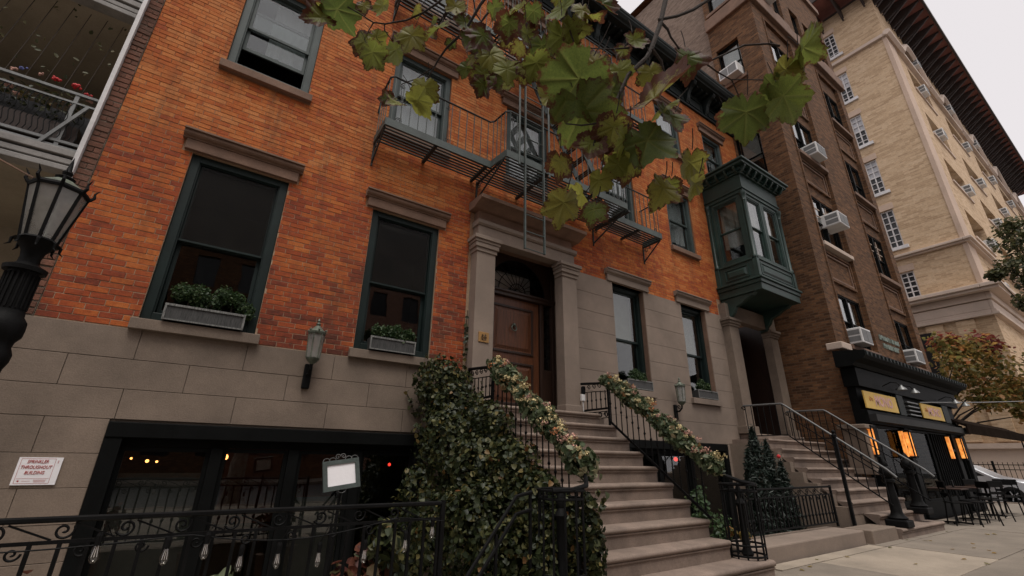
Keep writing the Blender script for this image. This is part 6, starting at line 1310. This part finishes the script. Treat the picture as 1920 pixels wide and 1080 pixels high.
# balcony flowers on the left building
for zf in (4.26,):
    bf = thing('balcony_flowers', 'geraniums and trailing pink flowers in the balcony planter', 'flowers', (-2.6, 6.2, 4.6)); P = np.stack([rng.uniform(-4.2, -1.85, 700), rng.uniform(6.08, 6.3, 700), 4.66+.33*rng.random(700)**.7+.05*rng.random(700)], 1); leafcloud(P, np.tile([0, -.6, .8], (700, 1)), .055, 'foliage', 'vine_leaf', bf)
    for x_, z_, mt_, s in ((-2.12, 5.13, 'flower_red', .04), (-1.96, 5.12, 'flower_red', .045), (-1.83, 5.05, 'flower_red', .035), (-2.45, 5.08, 'flower_pink', .03), (-2.25, 5.12, 'flower_pink', .025), (-2.4, 5.12, 'flower_blue', .03), (-2.42, 4.86, 'flower_pink', .035), (-2.36, 4.80, 'flower_pink', .03), (-1.80, 4.98, 'flower_pink', .025), (-1.92, 4.85, 'flower_pink', .02), (-2.9, 5.1, 'flower_red', .04), (-3.3, 5.08, 'flower_pink', .04)):
        m = MB()
        for _ in range(14): d = rng.normal(0, 1, 3)*s*.45; m.sphere((x_+d[0], 6.08+d[1]*.6, z_+d[2]*.6), s*.38, 6, 4)
        m.build('bloom', mt_, bf)
    tr = np.concatenate([np.stack([np.full(7, x_)+rng.normal(0, .02, 7), 6.12+.1*rng.random(7), 5.0+1.3*rng.random(7)], 1) for x_ in np.arange(-3.5, -1.78, .155)]); leafcloud(tr, np.tile([0, -1, .2], (len(tr), 1)), .05, 'trailing_leaf', 'olive_leaf', bf)
# ================================================================== street trees across the avenue
def street_tree(name, label, x, y, z0, h, blobs, mat, size, n, extra=None):
    t = thing(name, label, 'tree', (x, y, z0)); MB().tube([(x, y, z0-.1), (x+.05, y, z0+h*.35), (x-.1, y+.1, z0+h*.75)], [.16, .12, .05], 8).build('trunk', 'trunk_dark', t)
    P, N = [], []
    for c, r_ in blobs:
        MB().tube([(x, y, z0+h*.35), ((x+c[0])/2, (y+c[1])/2, (z0+h*.35+c[2])/2+.3), c], [.06, .04, .015], 6).build('limb', 'trunk_dark', t)
        p, nn = ellipsoid_pts(c, (r_*1.15, r_*1.0, r_*.8), n, .75); P.append(p); N.append(nn*.6+np.array([0, 0, .6]))
    P = np.concatenate(P); N = np.concatenate(N)
    if extra:
        top_ = P[:, 2] > extra[1]+np.array([mnoise.noise(Vector(tuple(q*.9)))*1.6 for q in P]); leafcloud(P[top_], N[top_], size, 'red_foliage', extra[0], t, jitter=.7); P, N = P[~top_], N[~top_]
    leafcloud(P, N, size, 'crown', mat, t, jitter=.7)
street_tree('street_tree', 'autumn street tree with orange-green crown and red tips by the avenue', 33.6, 8.2, 0, 7, [((31.8, 6.0, 6.3), 1.0), ((32.6, 5.4, 7.0), 1.1), ((33.6, 5.2, 6.6), 1.3), ((34.5, 5.0, 5.9), 1.2), ((33.0, 6.2, 5.4), 1.2), ((34.3, 4.6, 4.7), 1.0), ((32.3, 6.3, 7.3), .8), ((35.3, 4.7, 5.0), .9), ((33.2, 5.5, 4.4), .8), ((34.0, 5.2, 7.3), .7), ((35.0, 4.6, 3.7), .6)], 'autumn_leaf', .24, 330, ('red_leaf', 7.5))
street_tree('street_tree', 'sparse green street tree reaching in front of the beige building', 34.0, 2.2, 0, 13, [((34.2, 2.6, 12.5), .9), ((34.6, 2.2, 11.6), .9), ((33.6, 3.0, 11.0), .7), ((33.0, 3.6, 10.6), .35), ((34.4, 2.5, 13.4), .7), ((33.4, 2.9, 9.0), .6), ((34.2, 2.5, 8.6), .8), ((34.6, 2.0, 10.2), .8), ((33.9, 2.6, 10.2), .6)], 'olive_leaf', .2, 330)
# ================================================================== car, cafe furniture
car = thing('parked_car', 'silver hatchback parked along the avenue beyond the cafe chairs', 'car', (26.6, 6.0, -.15))
# side profile seen across the avenue: the car runs along Y, nose towards the street
CY = .8
prof = [(2.95, .30), (2.90, .55), (2.98, .68), (3.25, .80), (4.1, .98), (4.7, 1.35), (5.3, 1.5), (6.2, 1.5), (6.9, 1.25), (7.15, 1.0), (7.2, .5), (7.1, .3)]
prof = [(a+CY, b) for a, b in prof]
CXa, CXb = 25.75, 27.45
body = MB(); n = len(prof)
vs_ = []
for xx, ins in ((CXa, .0), (CXa+.12, 1), (CXb-.12, 1), (CXb, 0)):
    for (y, z) in prof: tum = max(0, (z-.95))*.35; vs_.append((xx+(tum if xx < 26.6 else -tum), y, z-.15+(.02 if ins else 0)))
fs_ = [(i*n+j, i*n+j+1, (i+1)*n+j+1, (i+1)*n+j) for i in range(3) for j in range(n-1)]+[tuple(range(n))[::-1], tuple(range(3*n, 4*n))]
body.add(vs_, fs_).build('body', 'car_paint', car, smooth=True, bevel=.04)
for sgn, xx in ((1, CXa-.006), (-1, CXb+.006)):
    pts = [(a+CY, b) for a, b in ((4.35, 1.0), (4.85, 1.34), (5.35, 1.43), (6.1, 1.42), (6.6, 1.2), (6.6, 1.02))]; MB().add([(xx+sgn*max(0, z-.95)*.35, y, z-.15) for y, z in pts], [tuple(range(6)) if sgn > 0 else tuple(range(6))[::-1]]).build('side_window', 'car_dark', car)
MB().quad((CXa+.2, 4.12+CY, .86), (CXb-.2, 4.12+CY, .86), (CXb-.3, 4.68+CY, 1.2), (CXa+.3, 4.68+CY, 1.2)).build('windscreen', 'car_dark', car)
for yy in (3.75+CY, 6.4+CY):
    for xx in (CXa-.02, CXb-.18):
        m = MB().lathe([(.32, 0), (.33, .02), (.33, .18), (.32, .2)], (0, 0, 0), 18); m.v = [(xx+v[2], yy+v[0], .18+v[1]) for v in m.v]; wh = m.build('wheel', 'rubber', car); m = MB().lathe([(.2, 0), (.19, .01)], (0, 0, 0), 14); m.v = [(xx-.012 if xx < 26.6 else xx+.21, yy+v[0], .18+v[1]) for v in m.v]; m.build('rim', 'steel', wh)
        for k in range(5):
            q = 2*math.pi*k/5; MB().bar((xx-.016 if xx < 26.6 else xx+.214, yy+.04*math.cos(q), .18+.04*math.sin(q)), (xx-.016 if xx < 26.6 else xx+.214, yy+.18*math.cos(q), .18+.18*math.sin(q)), .03).build('spoke', 'car_paint', wh)
for xx in (CXa+.1, CXb-.4): MB().box(xx, xx+.3, 2.96+CY, 3.1+CY, .45, .58).build('headlight', 'paper', car, bevel=.02)
ch = thing('cafe_chair', 'black metal cafe chair', 'chair', (0, 0, 0), 'black chairs outside the cafe', local=True)
for sx_ in (-1, 1):
    for sy_ in (-1, 1): MB().tube([(sx_*.17, sy_*.17, .45), (sx_*.2, sy_*.22, 0)], .013, 6).build('leg', 'iron', ch)
    MB().tube([(sx_*.17, .17, .45), (sx_*.17, .2, .65), (sx_*.15, .23, .86)], .013, 6).build('back_post', 'iron', ch)
MB().box(-.2, .2, -.2, .2, .44, .465).build('seat', 'iron', ch, bevel=.01); MB().box(-.18, .18, .2, .235, .74, .88).build('backrest', 'iron', ch, bevel=.01); MB().box(-.16, .16, .19, .215, .58, .64).build('back_slat', 'iron', ch)
cl = [(14.25, 3.42, .6, 'black cafe chair nearest the cast newel of the small stoop'), (14.9, 3.25, -2.3, 'black cafe chair turned sideways at the first cafe table'), (15.5, 3.5, .2, 'black cafe chair between the first and second cafe tables'), (16.3, 3.3, 2.6, 'black cafe chair facing the shopfront at the second table'), (17.1, 3.6, -.5, 'black cafe chair before the shop glazing bars'), (18.2, 3.35, -1.4, 'black cafe chair beside the last cafe table'), (19.0, 3.4, 1.8, 'black cafe chair standing free towards the silver car')]
for i, (x_, y_, q, l_) in enumerate(cl):
    if i == 0: ch.location = (x_, y_, 0); ch.rotation_euler = (0, 0, q); ch['label'] = l_
    else: copy_tree(ch, (x_, y_, 0), q, l_)
tb = thing('cafe_table', 'small black cafe table by the newel of the small stoop', 'table', (14.6, 3.62, 0), 'black tables outside the cafe', local=True)
MB().box(-.3, .3, -.3, .3, .70, .73).build('table_top', 'wood_dark', tb, bevel=.01); MB().tube([(0, 0, 0), (0, 0, .7)], .025, 8).build('column', 'iron', tb)
for q in (0, 1.57, 3.14, 4.71): MB().bar((0, 0, .03), (.25*math.cos(q), .25*math.sin(q), .015), .03).build('foot', 'iron', tb)
copy_tree(tb, (15.95, 3.65, 0), .1, 'small black cafe table before the middle shop post'); copy_tree(tb, (17.7, 3.62, 0), -.1, 'small black cafe table before the shop glazing bars')
# a few fallen leaves on the pavement
fm = one_leaf_mesh('fallen_leaf', .07, 'autumn_leaf')
for k in range(26):
    x_, y_ = rng.uniform(6, 13), rng.uniform(1.6, 3.4); o = link('fallen_leaf', fm, None, pv); o.location = (x_, y_, .008); o.rotation_euler = (rng.uniform(-.2, .2), rng.uniform(-.2, .2), rng.uniform(0, 6)); o.scale = (.6+.7*rng.random(),)*3
